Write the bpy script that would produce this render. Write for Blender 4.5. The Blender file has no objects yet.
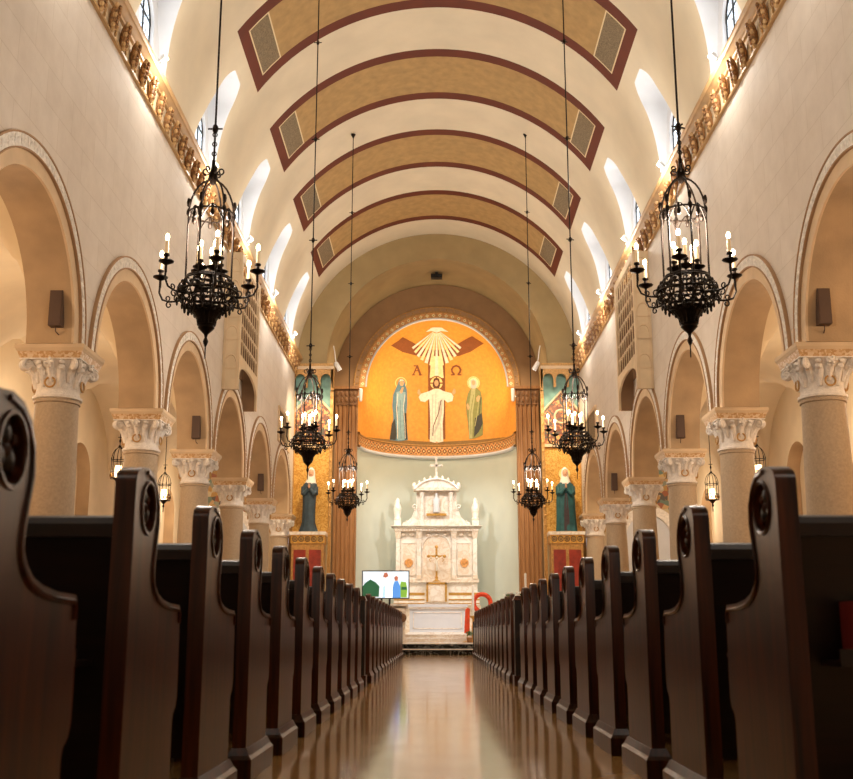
import bpy, bmesh, math, random
from mathutils import Vector, Matrix
from mathutils.geometry import tessellate_polygon
random.seed(7)
PI = math.pi
COL = bpy.context.scene.collection
SC = bpy.context.scene

# ------------------------------------------------------------------ materials
def lin(h):
    h = h.lstrip('#'); c = [int(h[i:i+2], 16)/255 for i in (0, 2, 4)]
    return tuple((x/12.92 if x <= .04045 else ((x+.055)/1.055)**2.4) for x in c) + (1.0,)

def mat(name, col, rough=.6, metal=0., var=.12, vscale=3., bump=0., bscale=40., emit=None, estr=0., spec=.5, coat=0.):
    m = bpy.data.materials.new(name); m.use_nodes = True
    nt = m.node_tree; b = nt.nodes['Principled BSDF']
    c = lin(col) if isinstance(col, str) else col
    b.inputs['Roughness'].default_value = rough; b.inputs['Metallic'].default_value = metal
    b.inputs['Specular IOR Level'].default_value = spec
    b.inputs['Coat Weight'].default_value = coat
    b.inputs['Base Color'].default_value = c
    if var > 0 or bump > 0:
        tc = nt.nodes.new('ShaderNodeTexCoord')
        n = nt.nodes.new('ShaderNodeTexNoise'); n.inputs['Scale'].default_value = vscale; n.inputs['Detail'].default_value = 5
        nt.links.new(tc.outputs['Object'], n.inputs['Vector'])
        r = nt.nodes.new('ShaderNodeValToRGB')
        r.color_ramp.elements[0].position = .3; r.color_ramp.elements[1].position = .7
        r.color_ramp.elements[0].color = tuple(x*(1-var) for x in c[:3]) + (1,)
        r.color_ramp.elements[1].color = tuple(min(1, x*(1+var)) for x in c[:3]) + (1,)
        nt.links.new(n.outputs['Fac'], r.inputs['Fac']); nt.links.new(r.outputs['Color'], b.inputs['Base Color'])
        if bump > 0:
            n2 = nt.nodes.new('ShaderNodeTexNoise'); n2.inputs['Scale'].default_value = bscale; n2.inputs['Detail'].default_value = 3
            nt.links.new(tc.outputs['Object'], n2.inputs['Vector'])
            bp = nt.nodes.new('ShaderNodeBump'); bp.inputs['Strength'].default_value = bump; bp.inputs['Distance'].default_value = .02
            nt.links.new(n2.outputs['Fac'], bp.inputs['Height']); nt.links.new(bp.outputs['Normal'], b.inputs['Normal'])
    if emit:
        b.inputs['Emission Color'].default_value = lin(emit); b.inputs['Emission Strength'].default_value = estr
    return m

def wood(name, c1, c2, rough=.35, axis=2, spec=.5):
    m = mat(name, c1, rough, var=0, spec=spec); nt = m.node_tree; b = nt.nodes['Principled BSDF']
    tc = nt.nodes.new('ShaderNodeTexCoord'); mp = nt.nodes.new('ShaderNodeMapping')
    s = [14, 14, 14]; s[axis] = 1.1; mp.inputs['Scale'].default_value = s
    n = nt.nodes.new('ShaderNodeTexNoise'); n.inputs['Scale'].default_value = 2.2; n.inputs['Detail'].default_value = 7; n.inputs['Distortion'].default_value = .6
    r = nt.nodes.new('ShaderNodeValToRGB'); r.color_ramp.elements[0].color = lin(c1); r.color_ramp.elements[1].color = lin(c2)
    r.color_ramp.elements[0].position = .32; r.color_ramp.elements[1].position = .72
    nt.links.new(tc.outputs['Object'], mp.inputs['Vector']); nt.links.new(mp.outputs['Vector'], n.inputs['Vector'])
    nt.links.new(n.outputs['Fac'], r.inputs['Fac']); nt.links.new(r.outputs['Color'], b.inputs['Base Color'])
    return m

def blockwall(name, c1, c2, cm, plane='yz', w=.9, h=.45, rough=.75):
    m = mat(name, c1, rough, var=0); nt = m.node_tree; b = nt.nodes['Principled BSDF']
    tc = nt.nodes.new('ShaderNodeTexCoord'); sp = nt.nodes.new('ShaderNodeSeparateXYZ'); cb = nt.nodes.new('ShaderNodeCombineXYZ')
    nt.links.new(tc.outputs['Object'], sp.inputs[0])
    nt.links.new(sp.outputs['Y' if plane[0] == 'y' else 'X'], cb.inputs[0]); nt.links.new(sp.outputs['Z'], cb.inputs[1])
    br = nt.nodes.new('ShaderNodeTexBrick'); br.inputs['Scale'].default_value = 1
    br.inputs['Brick Width'].default_value = w; br.inputs['Row Height'].default_value = h; br.inputs['Mortar Size'].default_value = .006
    br.inputs['Color1'].default_value = lin(c1); br.inputs['Color2'].default_value = lin(c2); br.inputs['Mortar'].default_value = lin(cm)
    nt.links.new(cb.outputs[0], br.inputs['Vector'])
    n = nt.nodes.new('ShaderNodeTexNoise'); n.inputs['Scale'].default_value = 2.5; n.inputs['Detail'].default_value = 8; n.inputs['Roughness'].default_value = .7
    nt.links.new(tc.outputs['Object'], n.inputs['Vector'])
    mx = nt.nodes.new('ShaderNodeMixRGB'); mx.blend_type = 'MULTIPLY'; mx.inputs['Fac'].default_value = .28
    r = nt.nodes.new('ShaderNodeValToRGB'); r.color_ramp.elements[0].position = .3; r.color_ramp.elements[1].position = .65
    r.color_ramp.elements[0].color = (.6, .55, .5, 1)
    nt.links.new(n.outputs['Fac'], r.inputs['Fac']); nt.links.new(br.outputs['Color'], mx.inputs[1]); nt.links.new(r.outputs['Color'], mx.inputs[2])
    nt.links.new(mx.outputs[0], b.inputs['Base Color'])
    return m

def speck(name, cols, scale=10., rough=.4, metal=0., emit=0.):
    m = mat(name, cols[0], rough, metal, var=0); nt = m.node_tree; b = nt.nodes['Principled BSDF']
    tc = nt.nodes.new('ShaderNodeTexCoord'); v = nt.nodes.new('ShaderNodeTexVoronoi'); v.inputs['Scale'].default_value = scale
    nt.links.new(tc.outputs['Object'], v.inputs['Vector'])
    sp = nt.nodes.new('ShaderNodeSeparateColor'); nt.links.new(v.outputs['Color'], sp.inputs[0])
    r = nt.nodes.new('ShaderNodeValToRGB'); r.color_ramp.interpolation = 'CONSTANT'
    while len(r.color_ramp.elements) < len(cols): r.color_ramp.elements.new(.5)
    for i, c in enumerate(cols):
        r.color_ramp.elements[i].position = i/len(cols); r.color_ramp.elements[i].color = lin(c)
    nt.links.new(sp.outputs[0], r.inputs['Fac']); nt.links.new(r.outputs['Color'], b.inputs['Base Color'])
    if emit:
        nt.links.new(r.outputs['Color'], b.inputs['Emission Color']); b.inputs['Emission Strength'].default_value = emit
    return m

def veined(name, base, vein, scale=2.5, rough=.18, lo=.47, hi=.53):
    m = mat(name, base, rough, var=0); nt = m.node_tree; b = nt.nodes['Principled BSDF']
    tc = nt.nodes.new('ShaderNodeTexCoord'); n = nt.nodes.new('ShaderNodeTexNoise')
    n.inputs['Scale'].default_value = scale; n.inputs['Detail'].default_value = 6; n.inputs['Distortion'].default_value = 1.6
    nt.links.new(tc.outputs['Object'], n.inputs['Vector'])
    r = nt.nodes.new('ShaderNodeValToRGB'); e = r.color_ramp.elements
    e[0].position = lo; e[0].color = lin(base); e[1].position = hi; e[1].color = lin(base)
    k = e.new((lo+hi)/2); k.color = lin(vein)
    nt.links.new(n.outputs['Fac'], r.inputs['Fac']); nt.links.new(r.outputs['Color'], b.inputs['Base Color'])
    return m

def glow(name, col, s):
    m = bpy.data.materials.new(name); m.use_nodes = True; nt = m.node_tree
    b = nt.nodes['Principled BSDF']; b.inputs['Base Color'].default_value = lin(col)
    b.inputs['Emission Color'].default_value = lin(col); b.inputs['Emission Strength'].default_value = s
    return m

M = {}
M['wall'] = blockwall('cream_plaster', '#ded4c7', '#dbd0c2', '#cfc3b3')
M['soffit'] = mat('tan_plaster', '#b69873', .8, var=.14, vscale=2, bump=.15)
M['plain'] = mat('arch_band_plaster', '#d8bd99', .8, var=.08)
M['carved'] = mat('carved_white_stone', '#ece6dc', .7, var=.16, vscale=16, bump=.5, bscale=45)
M['line'] = mat('brown_line', '#a9855f', .7, var=.1)
M['vault'] = mat('vault_cream', '#d9cbb0', .8, var=.06, vscale=1.2)
M['band'] = mat('band_ochre', '#ab8a58', .75, var=.14, vscale=5)
M['border'] = mat('band_redbrown', '#60240a', .7, var=.1)
M['grille'] = speck('grille_weave', ['#7d6c52', '#6c5d46', '#8a785c'], 60, .8)
M['gline'] = mat('grille_frame', '#dcc9a0', .7, var=0)
M['white'] = mat('white_paint', '#d9dce1', .7, var=.03)
M['olive'] = mat('olive_plaster', '#a38c62', .8, var=.1, vscale=1.5)
M['brownwall'] = mat('brown_plaster', '#9c7a55', .8, var=.08)
M['apse'] = mat('sage_plaster', '#c6cdc2', .8, var=.05, vscale=1)
M['gold'] = mat('gold_mosaic', '#e39a38', .55, var=.12, vscale=9, bump=.15, bscale=60)
M['goldtrim'] = mat('gilded_plaster', '#b98a4a', .45, .2, var=.25, vscale=20, bump=.4, bscale=50)
M['cove'] = mat('cornice_cream_gold', '#e6d2ae', .65, var=.25, vscale=14, bump=.5, bscale=40)
M['leaf'] = mat('gilt_leaf', '#94683a', .55, 0, var=.55, vscale=26, bump=.7, bscale=60)
M['moulding'] = mat('cornice_tan', '#c19a66', .55, var=.15)
M['aisle'] = mat('aisle_plaster', '#dcc7a4', .8, var=.06, vscale=1.5)
M['column'] = mat('column_stone', '#b59f83', .7, var=.1, vscale=30, bump=.15, bscale=80)
M['stone'] = mat('capital_stone', '#ece4da', .65, var=.12, vscale=18, bump=.5, bscale=55)
M['dentil'] = speck('dentil_gold', ['#d8b890', '#c9a06e', '#e0c6a4', '#bf935f'], 34, .5)
M['wreath'] = mat('wreath_ochre', '#b98e50', .6, var=.2)
M['pew'] = wood('pew_walnut', '#1c0b04', '#56270c', .28, spec=.36)
M['pewh'] = wood('pew_walnut_rail', '#140a06', '#26130a', .36, 0)
M['pewdark'] = mat('pew_dark_wood', '#1a0f0a', .4, var=.3, vscale=8)  # darker wood of the pew screens and carved medallions
M['kneel'] = mat('kneeler_leather', '#5b2a18', .5, var=.15)
M['iron'] = mat('wrought_iron', '#241a12', .42, .75, var=.35, vscale=18)
M['brass'] = mat('aged_brass', '#7d5a2c', .4, .8, var=.3, vscale=20)
M['candle'] = mat('ivory_candle', '#e8d2ac', .6, var=0, emit='#ffcf95', estr=.25)
M['bulb'] = glow('flame_bulb', '#ffdcae', 26)
M['lampglass'] = glow('lantern_glow', '#ffd6a0', 6)
M['flood'] = glow('floodlight_lens', '#fff3df', 60)
M['spotlens'] = glow('spotlight_lens', '#ffffff', 6)
M['marble'] = veined('white_marble', '#f1ece4', '#e2d6c8', 1.6, .3, .44, .56)
M['marble2'] = veined('cream_marble', '#ece2d4', '#dcc8b0', 3., .35, .42, .58)
M['black'] = veined('black_marble', '#1a1a17', '#8d8a82', 4.5, .12)
M['altgold'] = mat('altar_gilding', '#c89a4c', .35, .5, var=.2, vscale=30)
M['orange'] = mat('medallion_orange', '#d79c5c', .6, var=.3, vscale=12)
M['bronze'] = wood('pilaster_wood', '#8f6239', '#ad7d4d', .5)
M['bronzed'] = mat('carved_pilaster_cap', '#7d5632', .5, var=.4, vscale=22, bump=.8, bscale=45)
M['speaker'] = mat('speaker_grille', '#5a4436', .7, var=.1)
M['red'] = mat('red_marble', '#93301c', .35, var=.3, vscale=5)
M['teal'] = mat('teal_paint', '#7fa598', .7, var=.25, vscale=4)
M['robe_teal'] = mat('teal_robe', '#225354', .6, var=.3, vscale=6)
M['robe_dark'] = mat('slate_robe', '#33434c', .6, var=.3, vscale=6)
M['robe_in'] = mat('dark_gown', '#3a2a2c', .65, var=.3, vscale=8)
M['skin'] = mat('painted_skin', '#d6a27e', .6, var=.05)
M['veil'] = mat('white_veil', '#e9e2d4', .7, var=.1)
M['shrinegold'] = speck('shrine_gold_mosaic', ['#d79f45', '#e2b25e', '#c48a35', '#dcab55', '#cf9740'], 26, .4, .25)
M['shrinepat'] = speck('shrine_patterned_mosaic', ['#6f3a26', '#a9643a', '#c99a58', '#7d4a2e', '#4f4a3a'], 16, .5)
M['floralmosaic'] = speck('floral_mosaic', ['#8c8f78', '#c7a06a', '#9d5c3b', '#c9b790', '#6d7f6a', '#b58a4a', '#5c5348', '#d9b46d'], 7, .5)
M['plastic'] = mat('black_plastic', '#101012', .4, var=0)
M['whitemetal'] = mat('white_enamel', '#e9e7e2', .4, var=0)
M['vermilion'] = mat('vermilion_cloth', '#d8451a', .7, var=.25, vscale=12, bump=.4)
M['green'] = mat('leaf_green', '#3c6b38', .6, var=.4, vscale=20)
M['petal'] = mat('white_petal', '#f2f0ea', .6, var=.05)
M['paper'] = mat('page_paper', '#e6dcc6', .8, var=.05)
M['bookred'] = mat('book_red', '#7a2219', .6, var=.1)
M['bookcream'] = mat('book_cream', '#cdbb9b', .6, var=.1)
M['bookgreen'] = mat('book_green', '#3d4a34', .6, var=.1)
M['lattice'] = mat('lattice_plaster', '#d9c19d', .75, var=.08)
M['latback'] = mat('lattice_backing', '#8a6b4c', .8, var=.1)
for k, c in dict(mblue='#5f8390', mblue2='#8fb0b4', mwhite='#efe6d0', mgrey='#c9c4b4', mgreen='#8a8a4c', mgreen2='#b3b079', mbrown='#8a4c1e', mskin='#dba877', mhair='#6b3d1e', mhalo='#f3d98a', mray='#f6e2a8', mground='#8d6a34', mdark='#3b3a34').items():
    M[k] = mat('mural_'+k[1:], c, .6, var=.12, vscale=10)

def floor_mat():
    m = mat('polished_floor', '#8a6844', .16, var=0, spec=.42); nt = m.node_tree; b = nt.nodes['Principled BSDF']
    tc = nt.nodes.new('ShaderNodeTexCoord')
    br = nt.nodes.new('ShaderNodeTexBrick'); br.inputs['Scale'].default_value = 1; br.offset = 0
    br.inputs['Brick Width'].default_value = 1.2; br.inputs['Row Height'].default_value = 1.2; br.inputs['Mortar Size'].default_value = .004
    br.inputs['Color1'].default_value = lin('#c0945a'); br.inputs['Color2'].default_value = lin('#b58a52'); br.inputs['Mortar'].default_value = lin('#6f5030')
    mp = nt.nodes.new('ShaderNodeMapping'); mp.inputs['Location'].default_value = (.6, .3, 0)
    nt.links.new(tc.outputs['Object'], mp.inputs[0]); nt.links.new(mp.outputs[0], br.inputs['Vector'])
    n = nt.nodes.new('ShaderNodeTexNoise'); n.inputs['Scale'].default_value = 3; n.inputs['Detail'].default_value = 8
    nt.links.new(tc.outputs['Object'], n.inputs['Vector'])
    mx = nt.nodes.new('ShaderNodeMixRGB'); mx.blend_type = 'OVERLAY'; mx.inputs['Fac'].default_value = .35
    nt.links.new(br.outputs['Color'], mx.inputs[1]); nt.links.new(n.outputs['Fac'], mx.inputs[2]); nt.links.new(mx.outputs[0], b.inputs['Base Color'])
    mr = nt.nodes.new('ShaderNodeMapRange'); mr.inputs['To Min'].default_value = .06; mr.inputs['To Max'].default_value = .15
    nt.links.new(n.outputs['Fac'], mr.inputs['Value']); nt.links.new(mr.outputs[0], b.inputs['Roughness'])
    n2 = nt.nodes.new('ShaderNodeTexNoise'); n2.inputs['Scale'].default_value = 1.6
    nt.links.new(tc.outputs['Object'], n2.inputs['Vector'])
    bp = nt.nodes.new('ShaderNodeBump'); bp.inputs['Strength'].default_value = .05; bp.inputs['Distance'].default_value = .02
    nt.links.new(n2.outputs['Fac'], bp.inputs['Height']); nt.links.new(bp.outputs['Normal'], b.inputs['Normal'])
    return m
M['floor'] = floor_mat()

def pane_mat():
    m = bpy.data.materials.new('leaded_glass'); m.use_nodes = True; nt = m.node_tree; b = nt.nodes['Principled BSDF']
    tc = nt.nodes.new('ShaderNodeTexCoord'); v = nt.nodes.new('ShaderNodeTexVoronoi'); v.inputs['Scale'].default_value = 9
    v.feature = 'DISTANCE_TO_EDGE'; nt.links.new(tc.outputs['Object'], v.inputs['Vector'])
    r = nt.nodes.new('ShaderNodeValToRGB'); r.color_ramp.elements[0].position = .03; r.color_ramp.elements[0].color = (.05, .05, .07, 1)
    r.color_ramp.elements[1].position = .09; r.color_ramp.elements[1].color = (.8, .9, 1, 1)
    nt.links.new(v.outputs['Distance'], r.inputs['Fac']); nt.links.new(r.outputs['Color'], b.inputs['Emission Color'])
    b.inputs['Emission Strength'].default_value = 1.8; b.inputs['Base Color'].default_value = (.3, .35, .4, 1); b.inputs['Roughness'].default_value = .3
    return m
M['pane'] = pane_mat()

# ------------------------------------------------------------------ mesh building
class MB:
    def __init__(s): s.v = []; s.f = []; s.m = []; s.sm = []; s.mats = []
    def mi(s, name):
        if name not in s.mats: s.mats.append(name)
        return s.mats.index(name)
    def add(s, vs, fs, m, smooth=False, mx=None):
        o = len(s.v); k = s.mi(m)
        for p in vs:
            p = Vector(p)
            if mx: p = mx @ p
            s.v.append(tuple(p))
        for f in fs: s.f.append(tuple(i+o for i in f)); s.m.append(k); s.sm.append(smooth)
        return s
    def box(s, x0, x1, y0, y1, z0, z1, m, mx=None):
        return s.frus(x0, x1, y0, y1, z0, x0, x1, y0, y1, z1, m, mx)
    def frus(s, x0, x1, y0, y1, z0, a0, a1, b0, b1, z1, m, mx=None):
        vs = [(x0, y0, z0), (x1, y0, z0), (x1, y1, z0), (x0, y1, z0), (a0, b0, z1), (a1, b0, z1), (a1, b1, z1), (a0, b1, z1)]
        return s.add(vs, [(3, 2, 1, 0), (4, 5, 6, 7), (0, 1, 5, 4), (1, 2, 6, 5), (2, 3, 7, 6), (3, 0, 4, 7)], m, mx=mx)
    def lathe(s, prof, n, m, c=(0, 0, 0), smooth=True, a0=0., a1=2*PI, sx=1., sy=1., mx=None):
        full = abs(a1-a0-2*PI) < 1e-6; k = n if full else n+1; vs = []; fs = []
        for r, z in prof:
            for i in range(k):
                a = a0+(a1-a0)*i/n
                vs.append((c[0]+r*sx*math.cos(a), c[1]+r*sy*math.sin(a), c[2]+z))
        for j in range(len(prof)-1):
            for i in range(n):
                i2 = (i+1) % k
                fs.append((j*k+i, j*k+i2, (j+1)*k+i2, (j+1)*k+i))
        if full:
            if prof[0][0] > 1e-5: fs.append(tuple(range(k-1, -1, -1)))
            if prof[-1][0] > 1e-5: fs.append(tuple((len(prof)-1)*k+i for i in range(k)))
        return s.add(vs, fs, m, smooth, mx)
    def tube(s, pts, r, m, n=6, closed=False, mx=None):
        P = [Vector(p) for p in pts]; N = len(P); vs = []; fs = []
        up = None
        for i in range(N):
            if closed: t = P[(i+1) % N]-P[i-1]
            else: t = P[min(i+1, N-1)]-P[max(i-1, 0)]
            if t.length < 1e-9: t = Vector((0, 0, 1))
            t.normalize()
            if up is None: up = t.orthogonal().normalized()
            else:
                up = up-t*up.dot(t)
                up = up.normalized() if up.length > 1e-6 else t.orthogonal().normalized()
            w = t.cross(up); rr = r[i] if isinstance(r, (list, tuple)) else r
            for k in range(n):
                a = 2*PI*k/n; vs.append(P[i]+(up*math.cos(a)+w*math.sin(a))*rr)
        for i in range(N if closed else N-1):
            j = (i+1) % N
            for k in range(n):
                k2 = (k+1) % n; fs.append((i*n+k, i*n+k2, j*n+k2, j*n+k))
        if not closed: fs.append(tuple(range(n-1, -1, -1))); fs.append(tuple((N-1)*n+k for k in range(n)))
        return s.add(vs, fs, m, True, mx)
    def sph(s, c, r, m, nu=8, nv=6, mx=None):
        rx, ry, rz = (r, r, r) if not isinstance(r, (tuple, list)) else r
        vs = [(c[0], c[1], c[2]-rz)]
        for j in range(1, nv):
            b = -PI/2+PI*j/nv
            for i in range(nu):
                a = 2*PI*i/nu; vs.append((c[0]+rx*math.cos(b)*math.cos(a), c[1]+ry*math.cos(b)*math.sin(a), c[2]+rz*math.sin(b)))
        vs.append((c[0], c[1], c[2]+rz)); fs = []
        for i in range(nu):
            fs.append((0, 1+(i+1) % nu, 1+i)); fs.append((len(vs)-1, 1+(nv-2)*nu+i, 1+(nv-2)*nu+(i+1) % nu))
        for j in range(nv-2):
            for i in range(nu):
                a = 1+j*nu; i2 = (i+1) % nu; fs.append((a+i, a+i2, a+nu+i2, a+nu+i))
        return s.add(vs, fs, m, True, mx)
    def torus(s, c, R, r, m, axis='z', n=16, k=6, sx=1., sz=1., a0=0, a1=2*PI):
        pts = []; full = abs(a1-a0-2*PI) < 1e-6; N = n if full else n+1
        for i in range(N):
            a = a0+(a1-a0)*i/n; u, w = R*sx*math.cos(a), R*sz*math.sin(a)
            pts.append({'z': (c[0]+u, c[1]+w, c[2]), 'y': (c[0]+u, c[1], c[2]+w), 'x': (c[0], c[1]+u, c[2]+w)}[axis])
        return s.tube(pts, r, m, k, closed=full)
    def prism(s, poly, axis, d0, d1, m, holes=(), mside=None, mx=None, caps=(True, True), smooth=False):
        """poly in the two remaining axes (x: (y,z)  y: (x,z)  z: (x,y)), swept along axis"""
        def P(p, d): return {'x': (d, p[0], p[1]), 'y': (p[0], d, p[1]), 'z': (p[0], p[1], d)}[axis]
        loops = [list(poly)]+[list(h) for h in holes]; flat = [p for l in loops for p in l]; n = len(flat)
        tris = tessellate_polygon([[Vector((p[0], p[1], 0)) for p in l] for l in loops])
        vs = [P(p, d0) for p in flat]+[P(p, d1) for p in flat]; fs = []
        if caps[0]: fs += [tuple(t) for t in tris]
        if caps[1]: fs += [tuple(i+n for i in reversed(t)) for t in tris]
        s.add(vs, fs, m, False, mx)
        o = len(s.v)-2*n; k = s.mi(mside or m); st = 0
        for l in loops:
            L = len(l)
            for i in range(L):
                a, b = st+i, st+(i+1) % L
                s.f.append((o+a, o+b, o+b+n, o+a+n)); s.m.append(k); s.sm.append(smooth)
            st += L
        return s
    def strip(s, A, B, m, smooth=True):
        n = len(A); return s.add(list(A)+list(B), [(i, i+1, n+i+1, n+i) for i in range(n-1)], m, smooth)
    def build(s, name, parent=None, loc=None, recalc=True):
        me = bpy.data.meshes.new(name); me.from_pydata(s.v, [], s.f)
        for x in s.mats: me.materials.append(M[x])
        me.polygons.foreach_set('material_index', s.m); me.polygons.foreach_set('use_smooth', s.sm)
        me.update()
        if recalc:
            b = bmesh.new(); b.from_mesh(me); bmesh.ops.remove_doubles(b, verts=b.verts, dist=1e-5)
            bmesh.ops.recalc_face_normals(b, faces=b.faces); b.to_mesh(me); b.free()
        try: me.set_sharp_from_angle(angle=math.radians(40))
        except Exception: pass
        o = bpy.data.objects.new(name, me); COL.objects.link(o)
        if parent: o.parent = parent
        if loc: o.location = loc
        return o

def tag(o, label=None, cat=None, group=None, kind=None):
    if label: o['label'] = label
    if cat: o['category'] = cat
    if group: o['group'] = group
    if kind: o['kind'] = kind
    return o
def thing(name, label, cat, loc=(0, 0, 0), group=None, rz=0):
    o = bpy.data.objects.new(name, None); COL.objects.link(o); o.location = loc; o.rotation_euler = (0, 0, rz)
    o.empty_display_size = .1
    return tag(o, label, cat, group)
def struct(mb, name, **k): return tag(mb.build(name, **k), kind='structure')
def copy_tree(o, parent=None):
    c = o.copy(); COL.objects.link(c)
    if parent: c.parent = parent
    for ch in list(o.children): copy_tree(ch, c)
    return c
def clone(o, loc, label, rz=None):
    c = copy_tree(o); c.location = loc; c['label'] = label
    if rz is not None: c.rotation_euler = (0, 0, rz)
    return c
def arc(cx, cz, r, a0, a1, n):
    return [(cx+r*math.cos(math.radians(a0+(a1-a0)*i/n)), cz+r*math.sin(math.radians(a0+(a1-a0)*i/n))) for i in range(n+1)]
ORD = ['first', 'second', 'third', 'fourth', 'fifth', 'sixth', 'seventh', 'eighth', 'ninth', 'tenth', 'eleventh', 'twelfth', 'thirteenth', 'fourteenth', 'fifteenth']

# ------------------------------------------------------------------ dimensions (metres; aisle axis = +Y)
XW, XB, XO = 4.65, 5.25, 8.0        # nave wall face, its aisle face, outer aisle wall
B = 4.09; C0 = 13.68                # column pitch, first column in view
YE, YA = 34.7, 37.5                 # chancel arch wall, apse wall
ZS, ZC, RV = 4.19, 9.15, 4.65       # arcade springing, vault springing, vault radius
Y0 = -3.0
SIDE = ((-1, 'left'), (1, 'right'))
cols = [C0+B*k for k in range(6)]
bays = [C0+B*(k-.5) for k in range(6)]          # bay centres, k=0 lies in front of the first column in view
BANDC = [19.82+4.11*(k-1) for k in range(-1, 5)]
RI, RA0, RA1 = 1.58, 1.75, 1.94

# ------------------------------------------------------------------ floor and steps
struct(MB().box(-XO, XO, Y0, 42, -.2, 0, 'floor'), 'floor')
pl = MB(); pl.box(-4.45, 4.45, 29.4, YE, 0, .13, 'black'); pl.box(-4.45, 4.45, 29.36, YE, .13, .155, 'marble')
pl.box(-4.45, 4.45, 29.85, YE, .155, .275, 'black'); pl.box(-4.45, 4.45, 29.8, YE, .275, .30, 'marble'); pl.box(-3.45, 3.45, YE, 40.4, 0, .30, 'marble')
struct(pl, 'floor_sanctuary')
pp = MB(); pp.box(-1.9, 1.9, 32.6, 35.4, .30, .40, 'marble2'); pp.box(-1.95, 1.95, 32.55, 35.4, .40, .42, 'marble')
pp.box(-1.5, 1.5, 32.95, 35.2, .42, .51, 'marble2'); pp.box(-1.54, 1.54, 32.91, 35.2, .51, .53, 'marble')
tag(pp.build('altar_platform'), 'low white marble two-step platform carrying the altar table', 'platform')

# ------------------------------------------------------------------ nave arcade walls
for sg, side in SIDE:
    poly = [(Y0, 0), (cols[0]-B-.3+.0, 0)]
    ys = C0-B+.45
    poly = [(Y0, 0), (ys, 0)]
    for yc in bays:
        poly += [(y, z) for y, z in arc(yc, ZS, RI, 180, 0, 40)]
    poly += [(YE, ZS), (YE, ZC+.1), (Y0, ZC+.1)]
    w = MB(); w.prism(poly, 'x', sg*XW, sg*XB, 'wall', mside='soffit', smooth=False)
    struct(w, 'wall_'+side)
    for k, yc in enumerate(bays):
        t = MB()
        def ringp(r0, r1, d, m):
            o0 = arc(yc, ZS, r0, 180, 0, 40); o1 = arc(yc, ZS, r1, 180, 0, 40); x = sg*(XW-d); xb = sg*(XW+.02)
            t.strip([(x, *p) for p in o0], [(x, *p) for p in o1], m); t.strip([(x, *p) for p in o1], [(xb, *p) for p in o1], m); t.strip([(x, *p) for p in o0], [(xb, *p) for p in o0], m)
        ringp(RI-.004, RA0, .012, 'plain'); ringp(RA0, RA0+.018, .05, 'line'); ringp(RA0+.018, RA1-.02, .035, 'carved'); ringp(RA1-.02, RA1, .05, 'line')
        # carved leaf bumps along the archivolt
        for i in range(60):
            a = PI*(i+.5)/60; r = (RA0+RA1)/2; sl = .5*(-1)**i
            mx = Matrix.Translation((sg*(XW-.035), yc+r*math.cos(a), ZS+r*math.sin(a))) @ Matrix.Rotation(-a*1+PI/2+sl, 4, 'X')
            t.sph((0, 0, 0), (.02, .028, .065), 'carved', 6, 4, mx)
        struct(t, 'trim_%d' % (k+1+(6 if sg > 0 else 0)))
    # cornice
    prof = [(4.66, 8.84), (4.60, 8.84), (4.595, 8.875), (4.63, 8.885), (4.625, 9.27), (4.58, 9.28), (4.57, 9.31), (4.53, 9.33), (4.50, 9.36), (4.465, 9.37), (4.455, 9.40), (4.44, 9.41), (4.44, 9.45), (4.66, 9.46)]
    c = MB()
    for i in range(len(prof)-1):
        a, b = prof[i], prof[i+1]
        c.add([(sg*a[0], Y0, a[1]), (sg*b[0], Y0, b[1]), (sg*b[0], YE, b[1]), (sg*a[0], YE, a[1])], [(0, 1, 2, 3)], 'cove' if i == 3 else 'moulding')
    y = 9.0
    while y < YE-.2:
        mx = Matrix.Translation((sg*4.57, y, 9.08)) @ Matrix.Rotation(sg*math.radians(-9), 4, 'Y')
        c.sph((0, 0, 0), (.06, .075, .2), 'leaf', 8, 6, mx); c.sph((-sg*.03, 0, -.18), (.035, .035, .07), 'moulding', 6, 4, mx)
        for q in range(5):
            for s2 in (-1, 1): c.sph((-sg*.035, s2*(.07-.006*q), .15-q*.075), (.035, .03, .045), 'leaf' if q % 2 else 'moulding', 5, 4, mx)
            c.sph((-sg*.06, 0, .15-q*.075), (.03, .03, .035), 'leaf', 5, 4, mx)
        m2 = Matrix.Translation((sg*4.615, y+.26, 9.1))
        for k in range(6): c.sph((0, .055*math.cos(k*1.047), .07*math.sin(k*1.047)), (.02, .032, .036), 'moulding', 5, 4, m2)
        c.sph((0, 0, 0), (.035, .03, .03), 'leaf', 6, 4, m2); c.sph((0, 0, -.14), (.02, .025, .045), 'moulding', 5, 4, m2)
        y += .52
    struct(c, 'trim_cornice_'+side)

# ------------------------------------------------------------------ vault with window lunettes and painted bands
ZT = 11.58
def lun(z):
    if z >= ZT: return 0.
    if z > 11.05: return .52*math.sqrt(1-((z-11.05)/(ZT-11.05))**2)
    return .52+(11.05-z)**1.25*.32
def vx(z): return math.sqrt(max(0, RV*RV-(z-ZC)**2))
vm = MB()
TH = [30.36, 32.5, 34.8, 36.4, 38., 38.4, 41.5, 44.6, 45.]
TH += [45+90*i/30 for i in range(1, 30)]
TH += [180-t for t in reversed(TH[:9])]
edges = [(Y0, None)]
for yc in BANDC:
    edges += [(yc-1.2, 0), (yc-.86, 1), (yc-.82, 2), (yc+.82, 2), (yc+.86, 1), (yc+1.2, 0)]
YS = [Y0]+[e[0] for e in edges[1:]]+[YE]
def inband(y):
    for yc in BANDC:
        d = abs(y-yc)
        if d < 1.2: return 'b' if d > .86 else ('l' if d > .82 else 'i')
    return None
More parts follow.
